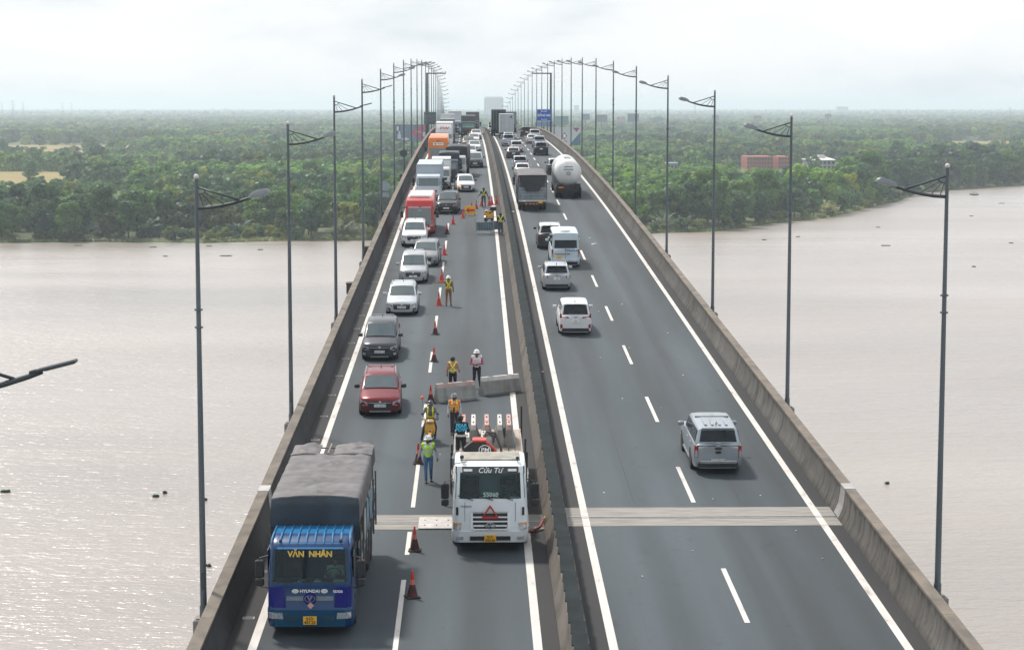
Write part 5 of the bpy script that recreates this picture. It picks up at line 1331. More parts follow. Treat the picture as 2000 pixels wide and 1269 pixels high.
# ---------------------------------------------------------------- coaches
def coach(label, X, Y, col, white, zt, L=11.5, W=2.5, orange=False):
    F = L/2; w = W/2; k_ = zt/3.42 if not orange else 1
    root = truck_root('coach', label, 'coach', X, Y, True, L)
    m = paint('coach_%.2f_%.2f' % (col[0], col[1]), col, .05); wm = paint('coach_white', (.60, .60, .59))
    zz = zt
    cab = Cab(root, F, [(.34, .06, w*.97), (.45, .0, w), (1.05, .0, w), (1.15*k_, .02, w*.99), (2.45*k_, .16, w*.98), (zz - .45, .22, w*.97), (zz - .12, .42, w*.94), (zz, .8, w*.88)], m, .2, name='body', depth=L)
    if not orange:
        cab.patch('windscreen', [(-w*.93, 1.12*k_), (w*.93, 1.12*k_), (w*.92, 2.55*k_), (-w*.92, 2.55*k_)], glass, .014)
        cab.bar('fascia', -w*.93, w*.93, 2.56*k_, 2.80*k_, mat('fascia_red', (.30, .02, .03), .4), .02, n=6)
        text('DU LỊCH – LIMOUSINE', .13, white_ink, root, (0, cab.fy(0, 2.68) + .03, 2.69), (PI/2 + .12, 0, PI)) if False else None
        for x0, x1, z in ((-.9, -.12, 2.74*k_), (.05, .9, 2.74*k_), (-.9, .9, 2.62*k_)):
            cab.bar('fascia_script', x0, x1, z - .025, z + .025, mat('script_pink', (.62, .42, .44), .5), .028, n=2)
        MB().add([(-.2, cab.fy(0, 2.40*k_) + .03, 2.38*k_), (.2, cab.fy(0, 2.40*k_) + .03, 2.38*k_), (0, cab.fy(0, 2.5*k_) + .03, 2.53*k_)], [(0, 1, 2)]).build('screen_sticker', mat('sticker_teal', (.1, .4, .42), .5), root)
    cab.bar('bumper', -w*.98, w*.98, .36, .80, m, .03, n=9)
    for s in (1, -1):
        cab.patch('headlight', [(s*.66*w, .78), (s*.96*w, .80), (s*.96*w, 1.0), (s*.7*w, .95)], lampglass, .03)
        MB().box(s*w - .012, s*w + .012, -F + .4, F - .7, 1.35*k_, 2.35*k_, c=.006).build('side_glass', glass_d, root)
        MB().tube([(s*w*.9, F - .25, 2.7*k_), (s*(w + .25), F + .1, 2.65*k_), (s*(w + .25), F + .12, 2.3*k_)], .03, 6).box(s*(w + .25) - .12, s*(w + .25) + .12, F + .06, F + .18, 1.75*k_, 2.35*k_, c=.04).build('mirror', dark, root)
    plate2(root, F + .04, .55, (), True)
    wheels(root, (F - 2.4, -F + 3.0), W - .28, .5, .29, True, (1,))
    MB().box(-w*.9, w*.9, -F + .3, F - .3, .4, .8).build('underbody', chassis, root)
    if not orange:
        MB().box(-w*.80, w*.80, -F + .5, F - .95, zz - .03, zz + .03, c=.05).build('roof_panel', wm, root)
        rg = [[(-1.0, F - .75, zz - .12), (1.0, F - .75, zz - .12), (1.0, F - .70, zz - .08), (-1.0, F - .70, zz - .08)], [(-.85, F - 1.35, zz + .0), (.85, F - 1.35, zz + .0), (.85, F - 1.3, zz + .30), (-.85, F - 1.3, zz + .30)], [(-.8, F - 2.3, zz), (.8, F - 2.3, zz), (.75, F - 2.2, zz + .26), (-.75, F - 2.2, zz + .26)]]
        MB().box(-.95, .95, F - 2.6, F - 1.15, zz - .02, zz + .24, c=.1).build('roof_unit', wm, root)
        MB().box(-.75, .75, F - 1.2, F - 1.08, zz - .0, zz + .14, c=.04).build('roof_intake', m, root)
        MB().box(-.45, .45, F - 4.9, F - 3.4, zz, zz + .14, c=.05).build('roof_hatch', wm, root)
        for s in (1, -1): MB().box(s*w*.84 - .1, s*w*.84 + .1, -F + .5, F - .9, zz - .16, zz - .02, c=.05).build('roof_edge', m, root)
    return root, cab, F, w
coach('red coach with white roof in the outer queue', -4.38, 157.6, (.46, .03, .03), True, 2.90, L=9.0, W=2.3)
r, cab, F, w = coach('tall orange coach with rounded roof front in the outer queue', -4.36, 243.0, (.58, .17, .03), False, 3.5, orange=True)
cab.patch('windscreen', [(-w*.93, 1.15), (w*.93, 1.15), (w*.92, 2.15), (-w*.92, 2.15)], glass, .014)
cab.bar('front_placard', -.62, .62, 2.52, 2.82, white_ink, .03, n=3)
MB().add([(.52, cab.fy(0, 2.67) + .06, 2.67), (.28, cab.fy(0, 2.77) + .06, 2.78), (.28, cab.fy(0, 2.56) + .06, 2.56)], [(0, 1, 2)]).build('placard_arrow', ink, r)
cab.bar('placard_script', -.5, .2, 2.63, 2.72, mat('letter_grey', (.22, .24, .26)), .036, n=2)
cab.bar('brow_emblem', -.25, .25, 2.92, 3.1, mat('emblem_rust', (.40, .10, .03), .5), .02, n=2)
# ================================================================ people
SK = mat('skin', (.17, .085, .055), .55, var=.1, scale=20)
HAIR = mat('hair_black', (.012, .010, .010), .6, var=.3, scale=60)
SHOE = mat('shoe_black', (.015, .014, .015), .5, var=.2, scale=20)
def cloth(name, c): return mat('cloth_' + name, c, .9, var=.16, scale=9, bump=.6, bscale=22)
STAND = dict(pel=(0, 0, .95), wai=(0, 0, 1.08), che=(0, .01, 1.30), nec=(0, .0, 1.46), hed=(0, .025, 1.585), top=(0, .02, 1.66),
    shl=(-.185, 0, 1.40), ell=(-.25, -.03, 1.13), wrl=(-.26, .06, .90), shr=(.185, 0, 1.40), elr=(.25, -.03, 1.13), wrr=(.26, .06, .90),
    hil=(-.095, 0, .92), knl=(-.11, .02, .50), anl=(-.12, -.02, .09), hir=(.095, 0, .92), knr=(.11, .02, .50), anr=(.12, -.02, .09))
def person(label, loc, rot, pose, shirt, trousers, sleeves=None, vest=None, harness=None, helmet=None, hair=True, short=False, shin=None, name='person', scale=1.0, facing=0.0, zoff=0):
    P = {k: Vector(v) for k, v in dict(STAND, **pose).items()}
    root = empty(name, loc, rot, label, 'person'); root.scale = (scale,) * 3
    bones = []   # (a, b, ra, rb, region)
    def cap(a, b, ra, rb, reg): bones.append((Vector(a), Vector(b), ra, rb, reg))
    cap(P['pel'] + Vector((-.06, 0, 0)), P['pel'] + Vector((.06, 0, 0)), .115, .115, 'leg')
    cap(P['pel'], P['wai'], .135, .13, 'shirt'); cap(P['wai'], P['che'], .13, .15, 'shirt')
    for s in (-1, 1):
        cap(P['wai'] + Vector((s*.05, 0, 0)), P['che'] + Vector((s*.085, 0, 0)), .10, .115, 'shirt')
    cap(P['shl'], P['shr'], .075, .075, 'shirt'); cap(P['che'], P['nec'], .10, .062, 'shirt')
    cap(P['nec'], P['hed'] - (P['hed'] - P['nec']).normalized()*.05, .055, .05, 'skin')
    f = Vector((math.sin(facing), math.cos(facing), 0)); up = Vector((0, 0, 1)); sd_ = f.cross(up)
    h = P['hed']
    cap(h - f*.015, h + Vector((0, 0, .045)), .088, .09, 'skin'); cap(h + f*.02 - up*.075, h + f*.03, .055, .078, 'skin')   # skull and jaw
    cap(h + f*.09 + up*.005, h + f*.108 - up*.03, .012, .017, 'skin')                                                     # nose
    cap(h + f*.075 - up*.068 - sd_*.02, h + f*.075 - up*.068 + sd_*.02, .016, .016, 'skin')                               # lips
    for s in (-1, 1): cap(h + sd_*s*.088 + up*.02, h + sd_*s*.088 - up*.03, .016, .012, 'skin')                           # ears
    for q in 'lr':
        cap(P['sh'+q], P['el'+q], .062, .046, 'sleeve'); cap(P['el'+q], P['wr'+q], .046, .032, 'fore')
        d = (P['wr'+q] - P['el'+q]).normalized(); hd = P['wr'+q] + d*.09
        nrm = Vector((1 if q == 'l' else -1, .3, 0)); sid = d.cross(nrm).normalized(); nrm = sid.cross(d).normalized()
        cap(P['wr'+q], hd, .030, .038, 'hand')
        for i, (o_, l_) in enumerate(((-.034, .066), (-.012, .080), (.011, .074), (.032, .056))):
            a = hd + sid*o_; b = a + d*l_*.55 + nrm*.008; c2 = b + d*l_*.35 + nrm*.030
            cap(a - d*.02, b, .0125, .0115, 'hand'); cap(b, c2, .0115, .010, 'hand')
        a = P['wr'+q] + d*.03 - sid*.03; cap(a, a + d*.045 - sid*.035 + nrm*.015, .015, .012, 'hand'); cap(a + d*.045 - sid*.035 + nrm*.015, a + d*.08 - sid*.038 + nrm*.03, .012, .010, 'hand')
        cap(P['hi'+q], P['kn'+q], .098, .068, 'leg'); cap(P['kn'+q], P['an'+q], .066, .050, 'shin')
        an = P['an'+q]; toe = Vector((math.sin(pose.get('toe', 0)), math.cos(pose.get('toe', 0)), 0))
        cap(an - toe*.05 + Vector((0, 0, -.04)), an + toe*.15 + Vector((0, 0, -.055)), .048, .042, 'shoe'); cap(an, an + Vector((0, 0, -.04)), .05, .05, 'shoe')
    mb = MB()
    for a, b, ra, rb, reg in bones:
        d = b - a; L = d.length
        if L < 1e-5: d = Vector((0, 0, 1)); L = 1e-4
        prof = [(max(.0008, ra*math.sin(PI/2*k/4)), -ra*math.cos(PI/2*k/4)) for k in range(5)] + [(max(.0008, rb*math.cos(PI/2*k/4)), L + rb*math.sin(PI/2*k/4)) for k in range(5)]
        q = MB().lathe(prof, n=12); M = Matrix.Translation(a) @ d.to_track_quat('Z', 'Y').to_matrix().to_4x4(); q.xform(M); mb.add(q.v, q.f)
    me = mb.mesh('raw', SK); o = put('raw', me)
    m = o.modifiers.new('r', 'REMESH'); m.mode = 'VOXEL'; m.voxel_size = .0125
    m = o.modifiers.new('s', 'SMOOTH'); m.iterations = 2; m.factor = .5
    dg = bpy.context.evaluated_depsgraph_get()
    me2 = bpy.data.meshes.new_from_object(o.evaluated_get(dg)); bpy.data.objects.remove(o); bpy.data.meshes.remove(me)
    me2.name = 'body'; me2.materials.clear()
    sl = sleeves or shirt
    mats = {'shirt': shirt, 'sleeve': sl, 'fore': sl if not short else SK, 'hand': SK, 'skin': SK, 'leg': trousers, 'shin': shin or trousers, 'shoe': SHOE}
    ml = list({id(v): v for v in mats.values()}.values())
    for mm in ml: me2.materials.append(mm)
    regs = []
    idx = []
    for p in me2.polygons:
        c = p.center; best = None; bd = 9
        for a, b, ra, rb, reg in bones:
            d = b - a; t_ = max(0, min(1, (c - a).dot(d) / (d.length_squared + 1e-9)))
            dist = (c - a - d*t_).length - lerp(ra, rb, t_)
            if dist < bd: bd = dist; best = reg
        if best == 'shirt' and c.z < P['pel'].z + .02: best = 'leg'
        regs.append(best); idx.append(ml.index(mats[best]))
    me2.polygons.foreach_set('material_index', idx); me2.polygons.foreach_set('use_smooth', [True]*len(idx))
    put('body', me2, root)
    nrm = [v.normal.copy() for v in me2.vertices]
    def shell(nm, cond, mats_, pick, off):
        vs_, fs, mi, mp = [], [], [], {}
        for p, rg in zip(me2.polygons, regs):
            if not cond(p, rg): continue
            q = []
            for vi in p.vertices:
                if vi not in mp:
                    mp[vi] = len(vs_); vs_.append(tuple(me2.vertices[vi].co + nrm[vi]*off))
                q.append(mp[vi])
            fs.append(tuple(q)); mi.append(pick(p))
        if not fs: return None
        b = MB(); b.v, b.f, b.m = vs_, fs, mi
        return b.build(nm, mats_ if len(mats_) > 1 else mats_[0], root, True)
    if hair: shell('hair', lambda p, rg: rg == 'skin' and p.center.z > h.z - .04 and ((p.center - h).dot(f) < .035 or p.center.z > h.z + .07), [HAIR], lambda p: 0, .012)
    if vest:
        vm, band = vest
        zc = P['che'].z
        def pick(p):
            z = p.center.z
            return 1 if band and (abs(z - (P['wai'].z + .05)) < .028 or abs(z - (P['wai'].z + .15)) < .028 or (z > zc and abs(abs(p.center.x) - .10) < .028)) else 0
        shell('vest', lambda p, rg: rg == 'shirt' and abs(p.center.x) < .225 and p.center.z > P['pel'].z - .02 and not (abs(p.center.x) < .05 and p.center.z > zc + .08), [vm, band or vm], pick, .016)
    if harness:
        zc, zw = P['che'].z + .12, P['wai'].z
        def on(p, rg):
            if rg not in ('shirt',): return False
            c = p.center; t_ = (c.z - zw) / (zc - zw)
            if abs(c.z - zw) < .03: return True
            if t_ < 0 or t_ > 1.3: return False
            lx = abs(c.x)
            back_ = (c - P['che']).dot(f) < 0
            if back_: return min(abs(c.x - lerp(-.12, .12, t_)), abs(c.x + lerp(-.12, .12, t_))) < .030
            return abs(lx - .10) < .030
        shell('harness', on, [harness], lambda p: 0, .018)
    for s in (-1, 1): MB().sphere(h + f*.085 + sd_*s*.034 + up*.02, .0115, 6).build('eye', ink, root)
    if helmet:
        prof = [(.152, -.012), (.150, .0), (.128, .012), (.122, .06), (.098, .105), (.055, .130), (.001, .138)]
        o = MB().lathe(prof, (0, 0, 0), n=18).build('helmet', helmet, root, 50, loc=h + up*.045, rot=(0, 0, -facing)); o.scale = (1, 1.12, 1)
        MB().box(-.015, .015, -.11, .11, .10, .142, c=.012).build('helmet_ridge', helmet, o)
    return root, P
yel = mat('hivis_yellow', (.72, .70, .03), .7, var=.08, scale=8)
lime = mat('hivis_lime', (.42, .72, .03), .7, var=.08, scale=8)
silver_b = mat('reflective_band', (.52, .60, .60), .35, var=.05)
orange_v = mat('hivis_orange', (.80, .16, .06), .7, var=.1, scale=8)
whelm = mat('helmet_white', (.66, .67, .68), .35, var=.04)
person('walking worker in lime vest, jeans and white helmet', road_pt(-1.78, 73.9), road_rot(74, True), dict(anl=(-.10, -.12, .10), knl=(-.10, .02, .50), anr=(.08, .14, .09), knr=(.09, .10, .50), wrl=(-.33, .02, .92), ell=(-.29, -.06, 1.15), wrr=(.36, -.02, .92), elr=(.29, -.08, 1.15)),
       cloth('grey_shirt', (.30, .32, .36)), cloth('jeans', (.07, .16, .30)), vest=(lime, silver_b), helmet=whelm, facing=.75, scale=1.02)
person('man in white vest over pink shirt reading a phone, white helmet', road_pt(.06, 92.8), road_rot(92, True), dict(wrl=(-.07, .26, 1.12), ell=(-.27, .02, 1.12), wrr=(.07, .26, 1.12), elr=(.27, .02, 1.12), hed=(0, .05, 1.575), anl=(-.16, 0, .09), anr=(.17, .0, .09)),
       cloth('pink', (.36, .07, .14)), cloth('black', (.014, .015, .02)), vest=(cloth('white_vest', (.58, .56, .56)), None), helmet=whelm, scale=1.06)
person('man seen from behind in salmon shirt with yellow crossed harness', road_pt(-1.05, 91.6), road_rot(91), dict(wrr=(.30, .12, 1.05), elr=(.28, -.02, 1.13)),
       cloth('salmon', (.40, .20, .16)), cloth('black', (.014, .015, .02)), harness=yel, scale=1.0)
person('khaki clad worker pointing at the queue, white helmet and yellow harness', road_pt(-1.61, 119.5), road_rot(119, False), dict(ell=(-.46, .02, 1.38), wrl=(-.72, .04, 1.38), wrr=(.28, .06, .92), anl=(-.13, 0, .09), anr=(.15, .0, .09)),
       cloth('khaki', (.23, .125, .06)), cloth('khaki', (.23, .125, .06)), harness=yel, helmet=whelm, facing=-.5, scale=1.04)
person('man in orange vest and grey cap behind the flatbed', road_pt(-.88, 82.4), road_rot(82, True), dict(), cloth('white_shirt', (.5, .5, .52)), cloth('dark_blue', (.03, .035, .05)), vest=(orange_v, yel), helmet=mat('cap_grey', (.22, .24, .26), .6), facing=.6, scale=1.0)
rt, P = person('man in black printed shirt and shorts standing on the flatbed by the crane', Vector(flat_root.matrix_basis @ Vector((1.0, flat_F - 7.0, flat_zb))), road_rot(71, False), dict(wrr=(.24, .30, 1.10), elr=(.27, .08, 1.12), wrl=(-.16, .30, 1.05), ell=(-.27, .05, 1.12), hed=(-.02, .09, 1.56), nec=(0, .05, 1.45), che=(0, .04, 1.29)),
       cloth('black_tee', (.014, .016, .020)), cloth('black', (.014, .015, .02)), short=True, shin=SK, facing=-.9, scale=1.03)
cyan = mat('print_cyan', (.05, .45, .68), .6)
for i, s_ in enumerate(('FEAR', 'POW')):
    text(s_, .17, cyan, rt, (.01, -.165, 1.36 - i*.14), (PI/2, 0, .0), bold=.008, shear=.15, name='shirt_print', depth=.012)
MB().lathe([(.165, 0), (.165, .07)], n=16).build('waist_band', mat('band_white', (.55, .55, .56), .7), rt, loc=(0, 0, .97), scale=(1.1, .95, 1))
person('worker handling cones by the median line in yellow harness', road_pt(.80, 182.7), road_rot(182, False), dict(wrr=(.42, .20, .78), elr=(.32, .05, 1.10), wrl=(-.42, -.02, 1.02), ell=(-.30, -.05, 1.14), anl=(-.12, .06, .09), anr=(.15, -.08, .09)),
       cloth('dark_blue', (.03, .035, .05)), cloth('slate', (.06, .075, .10)), harness=yel, scale=1.05)
person('worker with papers standing by the median behind the steel barricade', road_pt(2.02, 158.4), road_rot(158, False), dict(wrr=(.36, .28, 1.02), elr=(.30, .05, 1.12)),
       cloth('dark_blue', (.03, .035, .05)), cloth('slate', (.06, .075, .10)), harness=yel, scale=1.04)
# ---------------------------------------------------------------- motorcycles
def scooter(label, loc, rot, col, box=False):
    root = empty('motorcycle', loc, rot, label, 'motorcycle')
    p = paint('bike_%.2f' % col[1], col); blk = dark
    for y, nm in ((.62, 'front'), (-.62, 'rear')):
        o = MB().lathe([(.20, -.035), (.27, -.045), (.29, -.02), (.29, .02), (.27, .045), (.20, .035)], axis='x', n=22).build('wheel', rubber, root, 40, loc=(0, y, .29))
        mb = MB().lathe([(.205, -.02), (.205, .02)], axis='x', n=22, caps=False).lathe([(.04, -.06), (.04, .06)], axis='x', n=10)
        for k in range(6): mb.tube([(0, 0, 0), (0, .2*math.cos(k*PI/3), .2*math.sin(k*PI/3))], .012, 5)
        mb.build('rim', alloy, o)
    for s in (-1, 1): MB().tube([(s*.07, .62, .29), (s*.07, .50, .62), (s*.05, .42, .86)], .022, 6).build('fork', alloy, root)
    MB().loft([[(-.05, .40, .38), (.05, .40, .38), (.05, .38, .42), (-.05, .38, .42)], [(-.07, .78, .52), (.07, .78, .52), (.07, .76, .56), (-.07, .76, .56)], [(-.05, .93, .42), (.05, .93, .42), (.05, .91, .46), (-.05, .91, .46)]]).build('front_mudguard', p, root)
    MB().loft([[(-.19, .50, .42), (.19, .50, .42), (.16, .44, .42), (-.16, .44, .42)], [(-.22, .52, .66), (.22, .52, .66), (.2, .44, .66), (-.2, .44, .66)], [(-.17, .46, .86), (.17, .46, .86), (.15, .38, .86), (-.15, .38, .86)]]).build('leg_shield', p, root, 40)
    MB().box(-.17, .17, .30, .56, .86, 1.02, c=.06).build('handlebar_cowl', p, root)
    MB().sphere((0, .56, .95), .10, 8, sq=(1.1, .5, .7)).build('headlamp', lampglass, root, True)
    MB().tube([(-.34, .26, 1.02), (-.18, .36, 1.0), (.18, .36, 1.0), (.34, .26, 1.02)], .018, 6).build('handlebar', blk, root)
    for s in (-1, 1):
        o = MB().tube([(s*.24, .33, 1.02), (s*.30, .36, 1.20)], .008, 5).build('mirror_stem', blk, root); MB().sphere((s*.31, .36, 1.24), .055, 8, sq=(1.1, .4, .8)).build('mirror', blk, o)
    MB().loft([[(-.1, .40, .36), (.1, .40, .36), (.1, .38, .5), (-.1, .38, .5)], [(-.13, .05, .30), (.13, .05, .30), (.12, .05, .48), (-.12, .05, .48)], [(-.16, -.15, .36), (.16, -.15, .36), (.12, -.15, .72), (-.12, -.15, .72)], [(-.15, -.7, .52), (.15, -.7, .52), (.1, -.72, .74), (-.1, -.72, .74)]]).build('frame_cover', p, root, 40)
    MB().box(-.13, .13, -.78, .02, .72, .82, c=.04).build('seat', blk, root)
    MB().box(-.13, .13, -.25, .25, .22, .42, c=.04).build('engine', chassis, root)
    MB().tube([(.14, .1, .26), (.17, -.4, .30), (.17, -.8, .38)], [.03, .045, .05], 8).build('exhaust', alloy, root)
    MB().box(-.06, .06, -.86, -.78, .66, .74, c=.02).build('tail_lamp', redlamp, root)
    if box: MB().box(-.24, .24, -1.08, -.62, .84, 1.18, c=.08).build('top_box', dark, root); MB().box(-.22, .22, -1.05, -.65, 1.18, 1.24, c=.05).build('box_lid', mat('lid_white', (.6, .6, .6), .4), root)
    return root
yb = (.66, .33, .02)
b1 = scooter('yellow scooter carrying a rider beside the flatbed', road_pt(-1.86, 80.4 + .6), road_rot(80, True), yb)
MB().tube([(.25, -.3, .8), (.33, -.25, 1.75)], .012, 5).build('flag_pole', alloy, b1); MB().sphere((.33, -.25, 1.80), .07, 8).build('beacon_lamp', mat('beacon_orange', (.72, .10, .03), .4), b1, True)
person('rider in yellow harness and dark helmet sitting on the yellow scooter', Vector(b1.location), road_rot(80, True), dict(pel=(0, -.25, .90), wai=(0, -.22, 1.03), che=(0, -.18, 1.25), nec=(0, -.16, 1.40), hed=(0, -.13, 1.525), shl=(-.185, -.17, 1.34), shr=(.185, -.17, 1.34), ell=(-.31, .02, 1.14), elr=(.31, .02, 1.14), wrl=(-.32, .22, 1.06), wrr=(.32, .22, 1.06),
       hil=(-.10, -.22, .88), hir=(.10, -.22, .88), knl=(-.22, .16, .66), knr=(.24, .18, .66), anl=(-.20, .12, .28), anr=(.36, .10, .10)), cloth('grey_jacket', (.11, .12, .135)), cloth('dark_blue', (.03, .035, .05)), harness=yel, helmet=mat('helmet_dark', (.05, .055, .06), .3), name='person')
scooter('parked yellow scooter with black top box beside the barricade', road_pt(1.2, 169.2), (road_rot(168, True)[0], .0, PI - .45), yb, True)

SIT = dict(pel=(0, -.05, .30), wai=(0, -.10, .43), che=(0, -.12, .66), nec=(0, -.10, .81), hed=(0, -.06, .93), shl=(-.185, -.10, .75), shr=(.185, -.10, .75), ell=(-.26, .10, .52), elr=(.26, .10, .52), wrl=(-.14, .34, .62), wrr=(.14, .34, .62),
    hil=(-.10, -.02, .28), hir=(.10, -.02, .28), knl=(-.13, .40, .30), knr=(.13, .40, .30), anl=(-.13, .46, -.12), anr=(.13, .46, -.12))
for rt_, F_, zf, lab, c_ in ((blue_root, 4.6, 1.53, 'driver in pale shirt at the wheel of the blue lorry', (.45, .47, .48)), (flat_root, flat_F, 1.76, 'driver at the wheel of the white flatbed', (.12, .13, .15))):
    person(lab, Vector(rt_.matrix_basis @ Vector((-.62, F_ - 1.22, zf - .62))), rt_.rotation_euler.copy(), SIT, cloth('driver_%.2f' % c_[0], c_), cloth('black', (.014, .015, .02)))
# ================================================================ cones, barriers, signs
cone_r, t, b, N, nt, ramp, mix, bump, pos = node_mat('cone_plastic')
b.inputs['Roughness'].default_value = .55
t.links.new(ramp(nt(pos, 5, (1, 1, 1), 4), [(.3, (.40, .018, .015)), (.7, (.58, .035, .02))]), b.inputs['Base Color'])
cone_d = mat('cone_sooty', (.018, .008, .008), .7, col2=(.09, .012, .012), scale=7, detail=5)
cone_k = mat('cone_base', (.02, .018, .018), .8, var=.3, scale=10)
CM = {}
for k, (cm, low) in {'red': (cone_r, cone_r), 'sooty': (cone_r, cone_d)}.items():
    base = MB().box(-.21, .21, -.21, .21, 0, .045, c=.02).mesh('cone_base', cone_k if k == 'sooty' else mat('cone_base_red', (.36, .03, .03), .6, var=.2, scale=8))
    up = MB().lathe([(.075, .42), (.028, .80), (.026, .82), (.001, .82)], n=16).mesh('upper_cone', cm, 40)
    lo = MB().lathe([(.17, .04), (.165, .05), (.075, .42)], n=16).mesh('lower_cone', low, 40)
    bd = MB().lathe([(.083, .37), (.060, .56)], n=16, caps=False).mesh('reflective_band', mat('cone_band', (.55, .16, .14) if k == 'red' else (.30, .03, .03), .4), 40)
    CM[k] = (base, up, lo, bd)
def cone(X, Y, kind, label, h=1.0, rot=None, group=None):
    r = road_rot(Y)
    o = empty('traffic_cone', road_pt(X, Y), rot or (r[0], 0, rnd.uniform(-.5, .5)), label, 'cone', group); o.scale = (1, 1, h)
    for nm, me in zip(('base', 'upper_cone', 'lower_cone', 'reflective_band'), CM[kind]): put(nm, me, o)
CONES = [(-1.92, 58.94, 'sooty', 'sooty red cone standing beside the blue lorry cab', 1.0), (-2.0, 64.2, 'sooty', 'sooty red cone on the expansion joint side of the flatbed', 1.0), (-2.24, 77.0, 'sooty', 'sooty red cone by the walking worker', 1.0),
 (-2.03, 89.3, 'sooty', 'sooty red cone touching the leaning concrete barrier', 1.0), (-2.09, 100.1, 'sooty', 'dull red cone beside the dark grey people carrier', .9), (-2.2, 108.75, 'sooty', 'dull red cone between grey carrier and silver crossover', .9),
 (-2.2, 119.8, 'red', 'red cone at the feet of the khaki worker', 1.0), (-2.2, 130.8, 'red', 'red cone under the khaki worker\'s outstretched arm', 1.0), (-2.25, 145.2, 'red', 'red cone beside the grey saloon', 1.0), (-2.25, 159.4, 'sooty', 'dark red cone beside the red coach', 1.0),
 (-1.84, 167.0, 'red', 'red cone just past the black people carrier', 1.0), (-1.05, 172.4, 'red', 'red cone left of the yellow arrow board', 1.0), (-.30, 178.6, 'red', 'red cone peeping over the arrow board', 1.0), (.12, 181.2, 'red', 'red cone with pale collar behind the arrow board', 1.0),
 (.62, 183.9, 'red', 'red cone at the cone handler\'s left foot', 1.1), (1.32, 184.2, 'red', 'red cone being set down by the cone handler', 1.15), (1.58, 184.9, 'red', 'red cone next to the one being set down', 1.1), (2.0, 186.2, 'red', 'red cone with white collar beside the median', 1.0)]
for X, Y, k, lab, h in CONES: cone(X, Y, k, lab, h)
# concrete barriers
bar_c = conc_mat('barrier_concrete', (.24, .25, .24), (.34, .345, .335), (.52, .52, .52))
bar_r = mat('barrier_red', (.42, .17, .15), .8, col2=(.46, .42, .40), scale=2.5, detail=6); bar_w = mat('barrier_white', (.52, .50, .48), .8, var=.2, scale=3, detail=6)
def barrier_mesh(L, H):
    k = H / .8
    prof = [(-.25, 0), (-.25, .10*k), (-.22, .14*k), (-.12, .42*k), (-.09, .62*k), (.09, .62*k), (.12, .42*k), (.22, .14*k), (.25, .10*k), (.25, 0)]
    top = [(-.09, .62*k), (-.075, .80*k), (.075, .80*k), (.09, .62*k)]
    return MB().prism(prof, 'y', -L/2, L/2), MB().prism(top, 'y', -L/2, L/2)
def jersey(label, loc, rot, L, H, topm, group=None, marks=True):
    o = empty('concrete_barrier', loc, rot, label, 'barrier', group)
    a, b_ = barrier_mesh(L, H)
    a.build('barrier_block', bar_c, o); b_.build('painted_top', topm, o)
    if marks:
        k = H/.8
        for i in (-1, 1): MB().box(-.03, .03, i*L*.25 - .12, i*L*.25 + .12, .80*k - .004, .80*k + .012).build('lifting_slot', dark, o)
    return o
jersey('concrete barrier with worn red top set askew next to the red crossover', road_pt(-.95, 89.7), (0, 0, PI/2 + .62 - 1.25), 2.0, .84, bar_r) if False else None
jersey('concrete barrier with worn red top lying askew near the lane dashes', road_pt(-.93, 89.8), (0, 0, PI/2 + .55), 2.0, .84, bar_r)
jersey('concrete barrier with worn white top lying askew near the median line', road_pt(1.13, 91.5), (0, 0, PI/2 + .62), 2.1, .84, bar_w)
M0 = flat_root.matrix_basis.copy()
def on_bed(x, y, z=0): return M0 @ Vector((x, y, flat_zb + z))
bx = [(.93, bar_r, 'faded red topped barrier standing on the flatbed, first from its stakes'), (.55, bar_w, 'white and pink topped barrier standing second on the flatbed'), (.05, bar_r, 'pink topped barrier standing in the middle of the flatbed row'), (-.44, bar_w, 'clean white topped barrier standing on the flatbed'), (-.78, bar_r, 'red topped barrier standing on the flatbed nearest the median')]
for x, m_, lab in bx:
    jersey(lab, on_bed(x, -flat_F + 2.3), flat_root.rotation_euler.copy(), 2.0, .86, m_)
for x, lab in ((.78, 'short white barrier head behind the black shirted man'), (.18, 'short white barrier head behind the crane hose')):
    jersey(lab, on_bed(x, -flat_F + 4.6), flat_root.rotation_euler.copy(), 1.1, .80, bar_w)
# rumpled orange net on the bed
mb = MB(); rows = []
for i in range(13):
    rows.append([(-.55 + .1*i + .03*noise.noise((i, j, 0)), -.45 + .09*j, .03 + .16*abs(noise.noise((i*.55, j*.6, 2)))) for j in range(11)])
mb.loft(rows, closed=False, caps=False)
o = mb.build('orange_net', mat('net_orange', (.70, .13, .05), .7, var=.3, scale=8), None, True); o.location = on_bed(-.42, -flat_F + 5.2, .02); o.rotation_euler = flat_root.rotation_euler
tag(o, 'rumpled orange safety netting lying on the flatbed planks', 'netting')
# arrow board
o = empty('arrow_board', road_pt(-.42, 174.7), road_rot(174, True), 'yellow board with red arrow leaning among the cones', 'sign')
yb_m = mat('board_yellow', (.78, .42, .02), .5, var=.06); rd = mat('arrow_red', (.55, .02, .03), .5)
MB().box(-.47, .47, -.03, .03, .12, .82, c=.015).build('panel', yb_m, o)
MB().prism([(.40, .47), (.10, .72), (.10, .56), (-.40, .56), (-.40, .38), (.10, .38), (.10, .22)], 'y', .028, .042).build('arrow', rd, o)
for s in (-1, 1): MB().tube([(s*.4, -.02, .75), (s*.42, -.4, 0)], .02, 6).tube([(s*.4, 0, .2), (s*.4, .06, 0)], .02, 6).build('leg', dark, o)
for s in (-.3, .3): MB().box(s - .05, s + .05, -.03, .03, .82, .90, c=.02).build('warning_lamp', mat('lamp_amber_off', (.5, .3, .08), .3), o)
